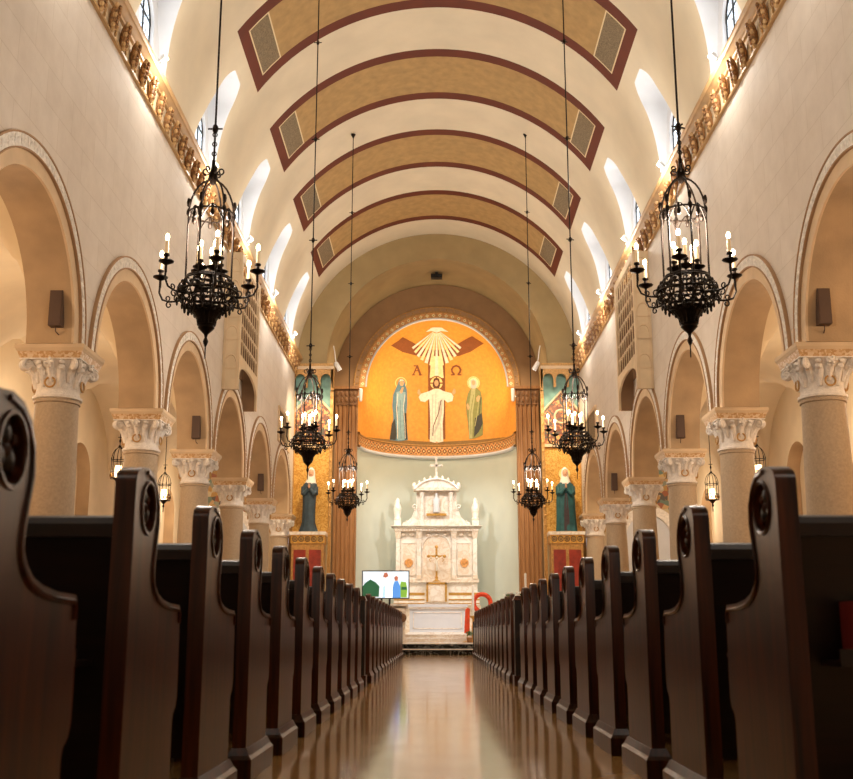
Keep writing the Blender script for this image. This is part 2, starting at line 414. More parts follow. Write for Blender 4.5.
for j in range(len(YS)-1):
    ym = (YS[j]+YS[j+1])/2; k = inband(ym)
    for i in range(len(TH)-1):
        t = (TH[i]+TH[i+1])/2; t2 = min(t, 180-t)
        if k is None or t2 < 34.8: m = 'vault'
        elif k == 'b' or t2 < 38: m = 'border'
        elif t2 < 45: m = 'gline' if (k == 'l' or t2 < 38.4 or t2 > 44.6) else 'grille'
        else: m = 'band'
        q = []
        for th, y in ((TH[i], YS[j]), (TH[i+1], YS[j]), (TH[i+1], YS[j+1]), (TH[i], YS[j+1])):
            a = math.radians(th); q.append((RV*math.cos(a), y, ZC+RV*math.sin(a)))
        vm.add(q, [(0, 1, 2, 3)], m, True)
wins = BANDC
zz = [ZC, 9.2]+[9.2+(ZT-9.2)*(1-(1-i/26)**2) for i in range(1, 27)]
for sg, side in SIDE:
    prev = Y0
    for k, yc in enumerate(wins):
        nxt = (wins[k]+wins[k+1])/2 if k < len(wins)-1 else YE
        for s2 in (-1, 1):
            ye = prev if s2 < 0 else nxt; rows = []
            for z in zz:
                yi = yc+s2*lun(z); rows.append([(sg*vx(z), ye+(yi-ye)*i/8, z) for i in range(9)])
            for r in range(len(rows)-1): vm.strip(rows[r], rows[r+1], 'vault')
            A = [(sg*vx(z), yc+s2*lun(z), z) for z in zz]; Bq = [(sg*4.70, yc+s2*lun(z), z) for z in zz]
            vm.strip(A, Bq, 'white')
        prev = nxt
struct(vm, 'ceiling')
n = 0
for sg, side in SIDE:
    for k, yc in enumerate(wins):
        n += 1
        poly = [(yc-lun(9.2), ZC), (yc+lun(9.2), ZC)]+[(yc+lun(z), z) for z in zz[2:]]+[(yc-lun(z), z) for z in reversed(zz[2:-1])]
        hole = [(yc-.42, 9.5), (yc+.42, 9.5)]+arc(yc, 10.4, .42, 0, 180, 14)
        w = MB(); w.prism(poly, 'x', sg*4.70, sg*4.80, 'white', holes=[hole], caps=(True, True))
        w.prism(hole, 'x', sg*4.78, sg*4.79, 'pane')
        for zq in (9.7, 10.08, 10.46): w.box(*sorted((sg*4.76, sg*4.78)), yc-.42, yc+.42, zq-.012, zq+.012, 'plastic')
        for s2 in (-.42, 0, .42): w.box(*sorted((sg*4.76, sg*4.78)), yc+s2-.02, yc+s2+.02, 9.5, 10.4+(.42 if s2 == 0 else 0), 'plastic')
        w.tube([(sg*4.77, p[0], p[1]) for p in arc(yc, 10.4, .41, 0, 180, 14)], .02, 'plastic', 5)
        struct(w, 'window_%d' % n)

# ------------------------------------------------------------------ back wall, chancel arch, chancel, apse
struct(MB().box(-XO, XO, Y0-.3, Y0, 0, 14.2, 'wall'), 'wall_back')
outer = [(-XW-.05, .0), (-XW-.05, ZC)]+arc(0, ZC, RV+.05, 180, 0, 48)+[(XW+.05, ZC), (XW+.05, 0)]
RC, ZCC = 3.65, 9.25
inner = [(RC, 0), (RC, ZCC)]+arc(0, ZCC, RC, 0, 180, 48)+[(-RC, ZCC), (-RC, 0)]
w = MB(); w.prism(outer+inner, 'y', YE, YE+.6, 'olive', smooth=False)
w.strip([(x, YE+.6, z) for x, z in inner], [(x, YA, z) for x, z in inner], 'olive')
struct(w, 'wall_front')
RA, ZA = 2.8, 9.1
o2 = [(-RC-.1, 0), (-RC-.1, ZCC)]+arc(0, ZCC, RC+.1, 180, 0, 48)+[(RC+.1, ZCC), (RC+.1, 0)]
i2 = [(RA, 0), (RA, ZA)]+arc(0, ZA, RA, 0, 180, 48)+[(-RA, ZA), (-RA, 0)]
w = MB(); w.prism(o2+i2, 'y', YA, YA+.12, 'brownwall'); struct(w, 'wall_chancel')
w = MB()
w.lathe([(RA, 0), (RA, 6.98)], 40, 'apse', (0, YA+.05, 0), True, 0, PI)
struct(w, 'wall_apse')
w = MB()
w.lathe([(RA, 7.0), (RA-.0, 7.6)], 40, 'gold', (0, YA+.05, 0), True, 0, PI)
w.lathe([(RA, 7.6), (RA, ZA)], 40, 'gold', (0, YA+.05, 0), True, 0, PI)
w.lathe([(RA*math.cos(PI/2*i/16), ZA+RA*math.sin(PI/2*i/16)) for i in range(17)], 40, 'gold', (0, YA+.05, 0), True, 0, PI)
struct(w, 'ceiling_apse')
# ornament band round the apse
t = MB(); ca = (0, YA+.05, 0)
t.lathe([(RA+.02, 6.93), (RA-.1, 6.95), (RA-.12, 7.0), (RA-.06, 7.04), (RA-.06, 7.06)], 40, 'white', ca, True, 0, PI)
t.lathe([(RA-.03, 7.06), (RA-.03, 7.42)], 40, 'orange', ca, True, 0, PI)
t.lathe([(RA-.03, 7.42), (RA-.08, 7.44), (RA-.08, 7.48), (RA+.02, 7.5)], 40, 'goldtrim', ca, True, 0, PI)
for i in range(44):
    a = PI*(i+.5)/44; rr = RA-.034
    for zc2, hw, hh in ((7.24, .085, .105), (7.24, .0, 0)):
        if hw:
            P = lambda da, dz: (rr*math.cos(a+da/RA), ca[1]+rr*math.sin(a+da/RA), zc2+dz)
            t.add([P(-hw, 0), P(0, hh), P(hw, 0), P(0, -hh)], [(0, 1, 2, 3)], 'mbrown')
            rr -= .004; t.add([P(-.035, 0), P(0, .045), P(.035, 0), P(0, -.045)], [(0, 1, 2, 3)], 'mray')
            rr += .004
            for dz in (-.13, .13): t.add([P(.1, dz-.03*(1 if dz > 0 else -1)*1.6), P(.05, dz+.01), P(.15, dz+.01)], [(0, 1, 2)], 'mdark')
struct(t, 'trim_apse_band')
t = MB()
for r0, r1, d, m in ((RA+.16, RA+.12, .07, 'goldtrim'), (RA+.12, RA-.02, .045, 'line'), (RA-.02, RA-.06, .07, 'goldtrim'), (RA-.06, RA-.26, .03, 'orange'), (RA-.26, RA-.3, .06, 'white')):
    A = arc(0, ZA, r0, 180, 0, 60); Bq = arc(0, ZA, r1, 180, 0, 60)
    t.strip([(x, YA-d, z) for x, z in A], [(x, YA-d, z) for x, z in Bq], m)
    t.strip([(x, YA-d, z) for x, z in Bq], [(x, YA+.1, z) for x, z in Bq], m); t.strip([(x, YA-d, z) for x, z in A], [(x, YA+.1, z) for x, z in A], m)
for i in range(36):
    a = PI*(i+.5)/36; r = RA-.16
    mx = Matrix.Translation((r*math.cos(a), YA-.034, ZA+r*math.sin(a))) @ Matrix.Rotation(-a+PI/2, 4, 'Y')
    t.add([(-.07, 0, 0), (0, 0, .07), (.07, 0, 0), (0, 0, -.07)], [(0, 1, 2, 3)], 'mray', False, mx)
    t.add([(-.02, -.004, 0), (0, -.004, .02), (.02, -.004, 0), (0, -.004, -.02)], [(0, 1, 2, 3)], 'mbrown', False, mx)
    mx = Matrix.Translation((RA*1.018*math.cos(a), YA-.05, ZA+RA*1.018*math.sin(a)))
    t.sph((0, 0, 0), .035, 'goldtrim', 6, 4, mx)
struct(t, 'trim_apse_arch')

# apse mural ------------------------------------------------------------
def mpt(u, v, off=.012):
    Y = 40.1
    for _ in range(8):
        z = .62+(13.93-.01011*v-.62)*Y/40.1; x = (u-413)*.0098*Y/40.1
        r2 = (RA-off)**2-x*x-max(0, z-ZA)**2
        Y = YA+.05+math.sqrt(max(.0, r2))
    return Vector((x, Y, z))
mural = thing('apse_mural', 'gold apse mural of three robed figures under a cross and rays', 'mural', (0, YA+.05, 7.5))
def decal(name, polys, lab=None):
    """flat painted shapes in mural drawing units laid on the curved wall; polys = [(points, material, layer)]"""
    b = MB(); base = Vector((0, YA+.05, 7.5))
    for pts, m, layer in polys:
        bm = bmesh.new(); vs = [bm.verts.new((p[0], p[1], 0)) for p in pts]
        for tr in tessellate_polygon([[Vector((p[0], p[1], 0)) for p in pts]]):
            try: bm.faces.new([vs[i] for i in tr])
            except ValueError: pass
        for _ in range(4):
            es = [e for e in bm.edges if e.calc_length() > 16]
            if not es: break
            bmesh.ops.subdivide_edges(bm, edges=es, cuts=1); bmesh.ops.triangulate(bm, faces=bm.faces)
        bm.verts.index_update()
        b.add([mpt(v.co.x, v.co.y, .012+.004*layer)-base for v in bm.verts], [tuple(v.index for v in f.verts) for f in bm.faces], m, True); bm.free()
    o = b.build(name, mural)
    if lab: o['label'] = lab
    return o
def ell(cx, cy, rx, ry, n=18): return [(cx+rx*math.cos(2*PI*i/n), cy+ry*math.sin(2*PI*i/n)) for i in range(n)]
def ringd(cx, cy, r0, r1, m, L, n=20, a0=0, a1=2*PI):
    out = []
    for i in range(n):
        a, b = a0+(a1-a0)*i/n, a0+(a1-a0)*(i+1)/n
        out.append(([(cx+r0*math.cos(a), cy+r0*math.sin(a)), (cx+r1*math.cos(a), cy+r1*math.sin(a)), (cx+r1*math.cos(b), cy+r1*math.sin(b)), (cx+r0*math.cos(b), cy+r0*math.sin(b))], m, L))
    return out
def stroke(pts, w, m, L):
    out = []
    for a, b in zip(pts, pts[1:]):
        d = Vector((b[0]-a[0], b[1]-a[1])); d.normalize(); q = Vector((-d.y, d.x))*w/2; d = d*w*.3
        out.append(([(a[0]+q.x-d.x, a[1]+q.y-d.y), (b[0]+q.x+d.x, b[1]+q.y+d.y), (b[0]-q.x+d.x, b[1]-q.y+d.y), (a[0]-q.x-d.x, a[1]-q.y-d.y)], m, L))
    return out
decal('painted_ground', [([(90, 605), (150, 612), (250, 622), (412, 630), (575, 622), (675, 612), (735, 605), (735, 645), (412, 668), (90, 645)], 'mground', 0)], 'brown painted ground under the figures')
decal('painted_cross', [([(380, 290), (446, 290), (446, 620), (380, 620)], 'mbrown', 0),
    ([(234, 258), (262, 240), (280, 224), (330, 252), (380, 275), (446, 275), (500, 250), (552, 220), (575, 236), (598, 250), (545, 284), (500, 300), (446, 304), (380, 304), (330, 297), (280, 284)], 'mbrown', 1)], 'brown cross with curving arms')
rays = []
for i in range(13):
    a = math.radians(90+(i-6)*8.6); L = 150-abs(i-6)*5
    c, s = math.cos(a), math.sin(a); u0, v0 = 413+c*18, 196+s*14; u1, v1 = 413+c*L, 196+s*L*.98; w = 5+2*math.cos((i-6)*.3)
    if i == 6: v1 = 375
    rays.append(([(u0-1.5, v0), (u0+1.5, v0), (u1+w*s, v1-w*c), (u1-w*s, v1+w*c)], 'mray' if i % 2 else 'mwhite', 3))
rays.append(([(392, 300), (434, 300), (440, 385), (386, 385)], 'mray', 2))
rays.append((ell(413, 190, 26, 14), 'mhalo', 3)); rays.append(([(370, 204), (395, 184), (413, 176), (432, 184), (460, 204), (432, 200), (413, 208), (394, 200)], 'mwhite', 4))
decal('painted_rays', rays, 'white dove with pale rays falling')
decal('painted_letter', stroke([(322, 373), (337, 338)], 5, 'mbrown', 1)+stroke([(337, 338), (350, 373)], 8, 'mbrown', 1)+stroke([(328, 358), (345, 356)], 4, 'mbrown', 2)+stroke([(318, 373), (328, 373)], 4, 'mbrown', 2)+stroke([(344, 373), (356, 373)], 4, 'mbrown', 2)+stroke([(324, 338), (340, 338)], 4, 'mbrown', 2), 'brown letter alpha')
om = [(480+0, 373), (481, 371), (474, 362), (472, 352), (478, 342), (489, 338), (500, 342), (506, 352), (504, 362), (497, 371), (498, 373)]
decal('painted_letter', stroke([(470, 373), (482, 373)], 5, 'mbrown', 1)+stroke(om[1:-1], 7, 'mbrown', 2)+stroke([(496, 373), (508, 373)], 5, 'mbrown', 1), 'brown letter omega')
# left figure: blue mantle, hands joined, turned to the centre
decal('painted_figure', ringd(274, 404, 19, 23, 'mhalo', 2)+[
    ([(262, 410), (266, 393), (276, 387), (286, 394), (291, 412), (297, 430), (299, 480), (296, 520), (297, 570), (302, 622), (268, 627), (232, 622), (238, 580), (246, 540), (241, 490), (244, 450), (252, 430)], 'mblue', 2),
    ([(256, 440), (270, 436), (292, 440), (290, 470), (282, 500), (288, 560), (290, 622), (262, 624), (258, 560), (264, 500), (256, 470)], 'mblue2', 3),
    ([(240, 560), (252, 540), (258, 600), (255, 622), (233, 620)], 'mdark', 4), ([(284, 520), (296, 520), (298, 580), (300, 620), (290, 620)], 'mdark', 4),
    (ell(277, 405, 8, 11), 'mskin', 4), ([(266, 400), (272, 390), (282, 391), (288, 402), (286, 396), (277, 394), (270, 398)], 'mwhite', 5),
    ([(270, 436), (279, 420), (284, 424), (280, 440), (274, 446)], 'mskin', 5)]+stroke([(262, 446), (258, 500), (262, 560), (262, 616)], 2.5, 'mwhite', 5)+stroke([(290, 450), (284, 500), (290, 560), (292, 616)], 2, 'mwhite', 5)+stroke([(272, 470), (272, 540), (276, 616)], 2, 'mblue', 5), 'blue mantled figure with joined hands')
# centre figure: white robe, open arms
decal('painted_figure', ringd(412, 405, 24, 28, 'mbrown', 3)+[(ell(412, 405, 24, 24), 'mhalo', 3)]+stroke([(412, 380), (412, 400)], 5, 'mbrown', 4)+stroke([(388, 405), (400, 405)], 5, 'mbrown', 4)+stroke([(424, 405), (437, 405)], 5, 'mbrown', 4)+[
    ([(400, 428), (424, 428), (440, 436), (470, 444), (478, 456), (474, 474), (455, 480), (441, 468), (440, 520), (436, 560), (438, 628), (412, 634), (386, 628), (388, 560), (386, 500), (384, 466), (368, 478), (350, 474), (343, 458), (352, 446), (384, 436)], 'mwhite', 4),
    ([(418, 480), (436, 466), (434, 520), (424, 560), (404, 600), (402, 590), (418, 550)], 'mgrey', 5),
    ([(402, 388), (412, 383), (423, 388), (427, 412), (422, 426), (402, 426), (397, 412)], 'mhair', 5), (ell(412, 405, 8, 12), 'mskin', 6),
    ([(340, 432), (346, 428), (352, 444), (346, 452), (338, 444)], 'mskin', 5), ([(486, 430), (480, 426), (472, 442), (478, 450), (487, 442)], 'mskin', 5),
    ([(406, 630), (412, 628), (420, 630), (414, 636)], 'mskin', 6)]+stroke([(398, 450), (396, 520), (394, 620)], 2.5, 'mgrey', 5)+stroke([(410, 440), (408, 540), (406, 626)], 2.5, 'mgrey', 5)+stroke([(426, 560), (428, 626)], 2.5, 'mgrey', 5)+stroke([(430, 470), (420, 520), (400, 570), (398, 606)], 3, 'mhair', 6), 'white robed figure with open arms')
# right figure: olive mantle
decal('painted_figure', ringd(556, 404, 21, 25, 'mhalo', 2)+[(ell(556, 404, 20, 20), 'mray', 2),
    ([(546, 424), (570, 424), (584, 438), (590, 470), (588, 520), (592, 560), (590, 604), (566, 614), (538, 620), (534, 560), (528, 520), (526, 480), (534, 445)], 'mgreen', 3),
    ([(548, 426), (564, 426), (560, 470), (552, 520), (550, 616), (538, 618), (537, 560), (540, 480)], 'mgreen2', 4),
    ([(560, 540), (586, 520), (590, 560), (576, 590), (556, 612)], 'mdark', 4),
    ([(546, 396), (556, 388), (566, 396), (568, 416), (562, 430), (550, 430), (545, 416)], 'mgrey', 4), (ell(556, 404, 7, 10), 'mskin', 5),
    ([(566, 462), (576, 452), (582, 458), (576, 476), (568, 476)], 'mskin', 5), ([(528, 490), (534, 482), (540, 500), (534, 510)], 'mskin', 5)]+stroke([(556, 450), (544, 520), (544, 600)], 2.5, 'mgreen', 5)+stroke([(576, 470), (570, 520), (560, 570)], 2.5, 'mgreen2', 5)+stroke([(584, 460), (578, 520), (582, 580)], 2.5, 'mdark', 5), 'olive mantled bearded figure')

# fluted pilasters --------------------------------------------------------
for sg, side in SIDE:
    t = thing('fluted_pilaster', 'tall brown fluted pilaster flanking the apse, %s of the altar' % side, 'pilaster', (sg*3.2, YA-.02, .3), 'fluted pilasters beside the apse')
    b = MB(); hw = .385
    poly = [(-hw, .25), (-hw, -.12)]
    for i in range(5):
        c = -hw+.067+i*(2*hw-.134)/4; r = .046
        poly += [(c+r*math.cos(a), -.12+r*.9*math.sin(a)) for a in [PI-PI*q/8*-1*-1 for q in range(0, 9)]]
    poly = [(-hw, .0), (-hw, -.14)]
    for i in range(5):
        c = -hw+.077+i*.154
        poly += [(c-.05, -.14)]+[(c-.05*math.cos(PI*q/6), -.14+.055*math.sin(PI*q/6)) for q in range(1, 6)]+[(c+.05, -.14)]
    poly += [(hw, -.14), (hw, .0)]
    b.prism(poly, 'z', .3, 8.12, 'bronze'); b.build('shaft', t)
    b = MB(); b.box(-hw-.04, hw+.04, -.19, 0, 0, .22, 'bronze'); b.frus(-hw-.04, hw+.04, -.19, 0, .22, -hw, hw, -.15, 0, .3, 'bronze'); b.build('base', t)
    b = MB(); b.box(-hw-.01, hw+.01, -.15, 0, 8.12, 8.18, 'bronzed'); b.frus(-hw, hw, -.14, 0, 8.18, -hw-.02, hw+.02, -.17, 0, 8.68, 'bronzed')
    for r_ in range(2):
        for i in range(5): b.sph((-hw+.077+i*.154, -.15-.015*r_, 8.3+.22*r_), (.06, .025, .1), 'bronzed', 6, 5)
    b.box(-hw-.08, hw+.08, -.23, 0, 8.68, 8.78, 'bronze'); b.build('capital', t)

# ------------------------------------------------------------------ aisles
n = 0
for sg, side in SIDE:
    bay2 = bays
    yS = C0-B+.45
    holes = []
    for yc in bay2:
        holes.append([(yc-.75, .4), (yc+.75, .4)]+arc(yc, 4.0, .75, 0, 180, 20))
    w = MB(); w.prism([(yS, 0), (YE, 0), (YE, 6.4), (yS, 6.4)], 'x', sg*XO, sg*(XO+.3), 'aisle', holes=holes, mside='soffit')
    w.box(*sorted((sg*(XO+.3), sg*(XO+.4))), yS, YE, 0, 6.4, 'aisle'); struct(w, 'wall_aisle_'+side)
    g = MB()
    for yc in bay2:
        NX, NY = 14, 20; hx, hy, cx = (XO-XB)/2, B/2, (XO+XB)/2; rows = []
        for j in range(NY+1):
            v = -math.cos(PI*j/NY); row = []
            for i in range(NX+1):
                u = -math.cos(PI*i/NX)
                z = ZS+1.9*max(math.sqrt(max(0, 1-u*u)), math.sqrt(max(0, 1-v*v))); row.append((sg*(cx+u*hx), yc+v*hy, z))
            rows.append(row)
        for j in range(NY): g.strip(rows[j], rows[j+1], 'aisle')
    struct(g, 'ceiling_aisle_'+side)
    struct(MB().box(*sorted((sg*XB, sg*XO)), yS-.2, yS, 0, 6.4, 'aisle'), 'wall_aisle_back_'+side)
    w = MB(); w.box(*sorted((sg*(XB-.1), sg*XO)), YE, YE+.3, 0, 6.4, 'aisle'); struct(w, 'wall_aisle_end_'+side)
    # mosaic shrine at the aisle's end
    t = thing('aisle_altar', 'floral mosaic wall with white round arch at the end of the %s aisle' % side, 'altar', (sg*6.7, YE, 0), 'side altars at the aisle ends')
    b = MB(); b.box(-1.15, 1.15, -.06, 0, 3.2, 5.75, 'floralmosaic'); b.build('mosaic_panel', t)
    b = MB(); A = arc(0, 3.5, 1.0, 180, 0, 30); Bq = arc(0, 3.5, .72, 180, 0, 30)
    b.prism([(-1.0, .9)]+A+[(1.0, .9), (.72, .9)]+list(reversed(Bq))+[(-.72, .9)], 'y', -.3, -.06, 'carved'); b.build('arch_frame', t)
    b = MB(); b.box(-.73, .73, -.1, -.065, .9, 4.23, 'white'); b.build('niche_back', t)
    b = MB(); b.box(-.95, .95, -.7, -.06, 0, .95, 'marble2'); b.box(-1.05, 1.05, -.78, -.06, .95, 1.05, 'marble'); b.build('mensa', t)

# ------------------------------------------------------------------ columns
def make_column(label, loc):
    t = thing('column', label, 'column', loc, 'stone columns of the nave arcade'); t['kind'] = 'thing'; t.scale = (1, 1, ZS/4.25)
    b = MB(); b.box(-.46, .46, -.46, .46, 0, .16, 'column'); b.lathe([(.42, .16), (.44, .2), (.44, .26), (.40, .3), (.36, .32), (.36, .36), (.38, .4), (.36, .44), (.32, .46)], 28, 'column'); b.build('base', t)
    b = MB(); b.lathe([(.315, .46), (.315, 1.2), (.305, 2.0), (.29, 2.8), (.272, 3.5), (.272, 3.52), (.29, 3.53), (.29, 3.57), (.27, 3.58)], 32, 'column'); b.build('shaft', t)
    b = MB(); b.lathe([(.285, 3.57), (.31, 3.585), (.31, 3.62), (.28, 3.63), (.27, 3.7), (.275, 3.82), (.31, 3.94), (.37, 4.03), (.40, 4.07)], 28, 'stone')
    for i in range(16):
        mx = Matrix.Rotation(i*PI/8, 4, 'Z'); q = i % 4 == 2; e = 0 if i % 2 else .02
        b.tube([(.272, 0, 3.72+e*3), (.285, 0, 3.82+e*2), (.315, 0, 3.92+e), (.37, 0, 3.965+e), (.39, 0, 3.93+e)], [.03, .045, .05, .045, .022], 'stone', 7, mx=mx)
        for d in (-1, 1): b.sph((.315, d*.035, 3.9+e), (.022, .022, .04), 'stone', 5, 4, mx)
        if not q: b.sph((.385, 0, 4.025), (.03, .045, .03), 'stone', 6, 4, mx)
    for i in range(4):
        mq = Matrix.Rotation(i*PI/2+PI/4, 4, 'Z')
        for d in (-.03, .03): b.tube([(.455+.07*math.cos(w)*(1-k/22), d, 3.985+.07*math.sin(w)*(1-k/22)) for k, w in enumerate([PI*.6-j*.5 for j in range(17)])], .026, 'stone', 6, mx=mq)
        b.sph((.455, 0, 3.985), (.045, .06, .045), 'stone', 7, 5, mq); b.tube([(.29, 0, 3.86), (.36, 0, 3.97), (.42, 0, 4.05), (.46, 0, 4.06)], [.04, .05, .045, .03], 'stone', 6, mx=mq)
        mf = Matrix.Rotation(i*PI/2, 4, 'Z'); b.sph((.40, 0, 4.02), (.035, .06, .05), 'stone', 8, 5, mf)
        for k in range(5): b.sph((.43, .05*math.cos(k*1.257), 4.02+.04*math.sin(k*1.257)), (.018, .022, .022), 'stone', 5, 4, mf)
    cap = b.build('capital', t)
    for i in range(4):
        b = MB(); b.torus((0, 0, 0), .065, .013, 'wreath', 'x', 14, 5, a0=PI*.62, a1=PI*2.38)
        o = b.build('wreath_ornament', cap); a = i*PI/2; o.location = (.315*math.cos(a), .315*math.sin(a), 3.77); o.rotation_euler = (0, 0, a)
        o['label'] = 'ochre open wreath ornament'
    b = MB(); b.box(-.39, .39, -.39, .39, 4.06, 4.075, 'stone')
    b.frus(-.385, .385, -.385, .385, 4.075, -.415, .415, -.415, .415, 4.16, 'dentil'); b.frus(-.42, .42, -.42, .42, 4.16, -.44, .44, -.44, .44, 4.2, 'plain'); b.box(-.44, .44, -.44, .44, 4.2, 4.25, 'plain'); b.build('abacus', t)
    return t
colproto = None
for sg, side in SIDE:
    for k, y in enumerate(cols):
        lab = '%s tan stone column from the camera along the %s side of the nave' % (ORD[k], side)
        loc = (sg*4.955, y, 0)
        if colproto is None: colproto = make_column(lab, loc)
        else: clone(colproto, loc, lab)

# ------------------------------------------------------------------ lattice screens
for sg, side in SIDE:
    yn, yf, xp, zb, zt = 22.62, 25.1, 4.29, 5.7, 8.8
    t = thing('lattice_screen', 'cream pierced lattice screen projecting above the arcade on the %s wall' % side, 'screen', (sg*XW, yn, 0), 'lattice screens on the nave walls')
    def X(d): return -sg*d
    d = XW-xp; L = yf-yn
    b = MB(); b.box(*sorted((X(0), X(d-.055))), 0, .1, zb, zt, 'lattice')
    for z0 in (6.3, 6.95, 7.45, 8.0, 8.5):
        xa = X(d/2); b.tube([(xa+.12*math.cos(q), -.005, z0+.16*math.sin(q)) for q in [PI*i/10 for i in range(11)]], .014, 'line' if False else 'plain', 5)
        b.box(*sorted((X(.04), X(d-.04))), -.012, 0, z0-.16, z0-.13, 'plain')
    for e in (.05, .31): b.box(*sorted((X(e-.015), X(e+.015))), -.012, 0, zb, zt, 'plain')
    b.build('side_panel', t)
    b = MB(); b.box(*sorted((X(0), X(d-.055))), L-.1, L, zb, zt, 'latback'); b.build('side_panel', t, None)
    b = MB(); op = [(L/2-(L/2-.1)*math.cos(PI*i/16), 6.02+.32*math.sin(PI*i/16)) for i in range(17)]
    fr = [(0, zb), (.1, zb)]+op+[(L-.1, zb), (L, zb), (L, zt), (0, zt)]
    hole = [(.14, 6.5), (L-.14, 6.5), (L-.14, zt-.18), (.14, zt-.18)]
    b.prism(fr, 'x', X(d), X(d-.05), 'lattice', holes=[hole]); b.build('front_frame', t)
    b = MB(); x0, x1 = sorted((X(d-.008), X(d-.016)))
    for i in range(9): y = .14+(L-.28)*i/8; b.box(x0, x1, y-.022, y+.022, 6.5, zt-.18, 'lattice')
    for i in range(7): z = 6.5+(zt-.18-6.5)*i/6; b.box(x0, x1, .14, L-.14, z-.016, z+.016, 'lattice')
    for i in range(8):
        for j in range(6):
            y = .14+(L-.28)*(i+.5)/8; z = 6.5+(zt-6.68)*(j+.62)/6
            b.tube([(X(d-.014), y+.125*math.cos(q), z+.11*math.sin(q)) for q in [PI*k/6 for k in range(7)]], .012, 'lattice', 4)
    b.build('lattice', t)
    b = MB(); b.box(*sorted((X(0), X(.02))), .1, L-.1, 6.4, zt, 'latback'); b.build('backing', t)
    # framed wall vent near the chancel
    t = thing('wall_vent', 'rectangular grille in a cream frame high on the %s wall by the chancel' % side, 'vent', (sg*XW, 32.1, 6.55), 'wall grilles by the chancel')
    b = MB(); b.box(*sorted((X(0), X(.02))), -1.1, 1.1, -.42, .42, 'grille'); b.build('grille', t)
    b = MB()
    for a in ((-1.2, 1.2, .42, .52), (-1.2, 1.2, -.52, -.42), (-1.2, -1.1, -.42, .42), (1.1, 1.2, -.42, .42)): b.box(*sorted((X(0), X(.05))), *a, 'plain')
    b.build('frame', t)

# ------------------------------------------------------------------ pews
PROF = [(0, .02), (0, 1.02), (.012, 1.045), (.055, 1.065), (.12, 1.073), (.18, 1.064), (.23, 1.035), (.26, .99), (.266, .94), (.25, .88), (.238, .83), (.236, .80), (.242, .775), (.262, .75), (.30, .727), (.36, .712), (.45, .703), (.575, .70), (.585, .69), (.585, .66), (.597, .5), (.597, .42), (.585, .39), (.555, .37), (.548, .35), (.548, .02)]
def pew_end(parent, x, s, thick=.058, med=True):
    """end panel with its aisle face at x looking towards -s; the body runs towards +s"""
    b = MB(); ov = [(.135+.066*math.cos(2*PI*i/24), .96+.068*math.sin(2*PI*i/24)) for i in range(24)]
    xa, xb = x, x+s*thick
    b.prism(PROF, 'x', xa, xb, 'pew', holes=[ov] if med else [], smooth=False)
    e = b.build('pew_end', parent)
    if med:
        b = MB(); b.prism(ov, 'x', x+s*.02, x+s*(thick-.012), 'pewdark')
        b.torus((x-s*.001, .135, .96), 1, .006, 'pew', 'x', 28, 5, sx=.071, sz=.073)
        xf = x+s*.018
        for q in range(3):
            a = PI/2+q*2*PI/3; b.sph((xf, .135+.03*math.cos(a), .96+.032*math.sin(a)), (.014, .022, .026), 'pewdark', 8, 5)
        b.sph((xf, .135, .96), (.018, .014, .018), 'pew', 6, 5)
        for a in range(6): b.sph((xf, .135+.054*math.cos(a*PI/3+.5), .96+.056*math.sin(a*PI/3+.5)), (.01, .012, .015), 'pew', 6, 4)
        tag(b.build('carved_medallion', e), 'sunken oval carving near the top')
    b = MB(); off = [(p[0]-.018*(1 if p[0] > .1 else -1), p[1]-.016) for p in PROF[4:20]]
    b.tube([(x-s*.001, *p) for p in off], .007, 'pew', 5); b.build('edge_moulding', e)
    b = MB(); g = .03
    x0, x1 = sorted((x-s*g, x+s*(thick+g))); b.box(x0, x1, -.03, .60, 0, .085, 'pew')
    b.frus(x0, x1, -.03, .60, .085, x0+.012, x1-.012, -.018, .588, .10, 'pew'); b.frus(x0+.012, x1-.012, -.018, .588, .10, x0+.026, x1-.026, -.004, .574, .13, 'pew')
    b.build('plinth', e)
    return e
def make_pew(s, label, loc, group):
    t = thing('pew', label, 'pew', loc, group)
    xi, xo = s*(.86 if s < 0 else .875), s*4.05
    pew_end(t, xi, s); pew_end(t, xo, -s, med=False)
    a, c = sorted((xi+s*.06, xo-s*.06))
    b = MB(); b.add([(a, .03, .87), (c, .03, .87), (c, .06, .87), (a, .06, .87), (a, .12, .18), (c, .12, .18), (c, .15, .18), (a, .15, .18)], [(0, 1, 2, 3), (7, 6, 5, 4), (0, 4, 5, 1), (1, 5, 6, 2), (2, 6, 7, 3), (3, 7, 4, 0)], 'pewh')
    bk = b.build('backrest', t)
    b = MB(); b.box(a, c, .015, .075, .87, .905, 'pewh'); b.tube([(a, .045, .905), (c, .045, .905)], .025, 'pewh', 8); b.build('top_rail', bk)
    b = MB(); b.box(a, c, .12, .54, .42, .455, 'pewh'); b.tube([(a, .535, .437), (c, .535, .437)], .02, 'pewh', 8); b.build('seat', t)
    b = MB(); b.box(a+.05, c-.05, -.07, .07, .53, .545, 'pewh'); b.box(a+.05, c-.05, -.08, -.065, .53, .575, 'pewh')
    b.build('book_rack', t)
    b = MB(); b.box(a+.1, c-.1, -.27, -.1, .17, .21, 'kneel'); b.box(a+.1, c-.1, -.25, -.12, .14, .17, 'pewh')
    for q in (.15, .5, .85): x = a+(c-a)*q; b.box(x-.03, x+.03, -.22, -.15, 0, .14, 'pewh')
    b.build('kneeler', t)
    return t
PITCH = .96
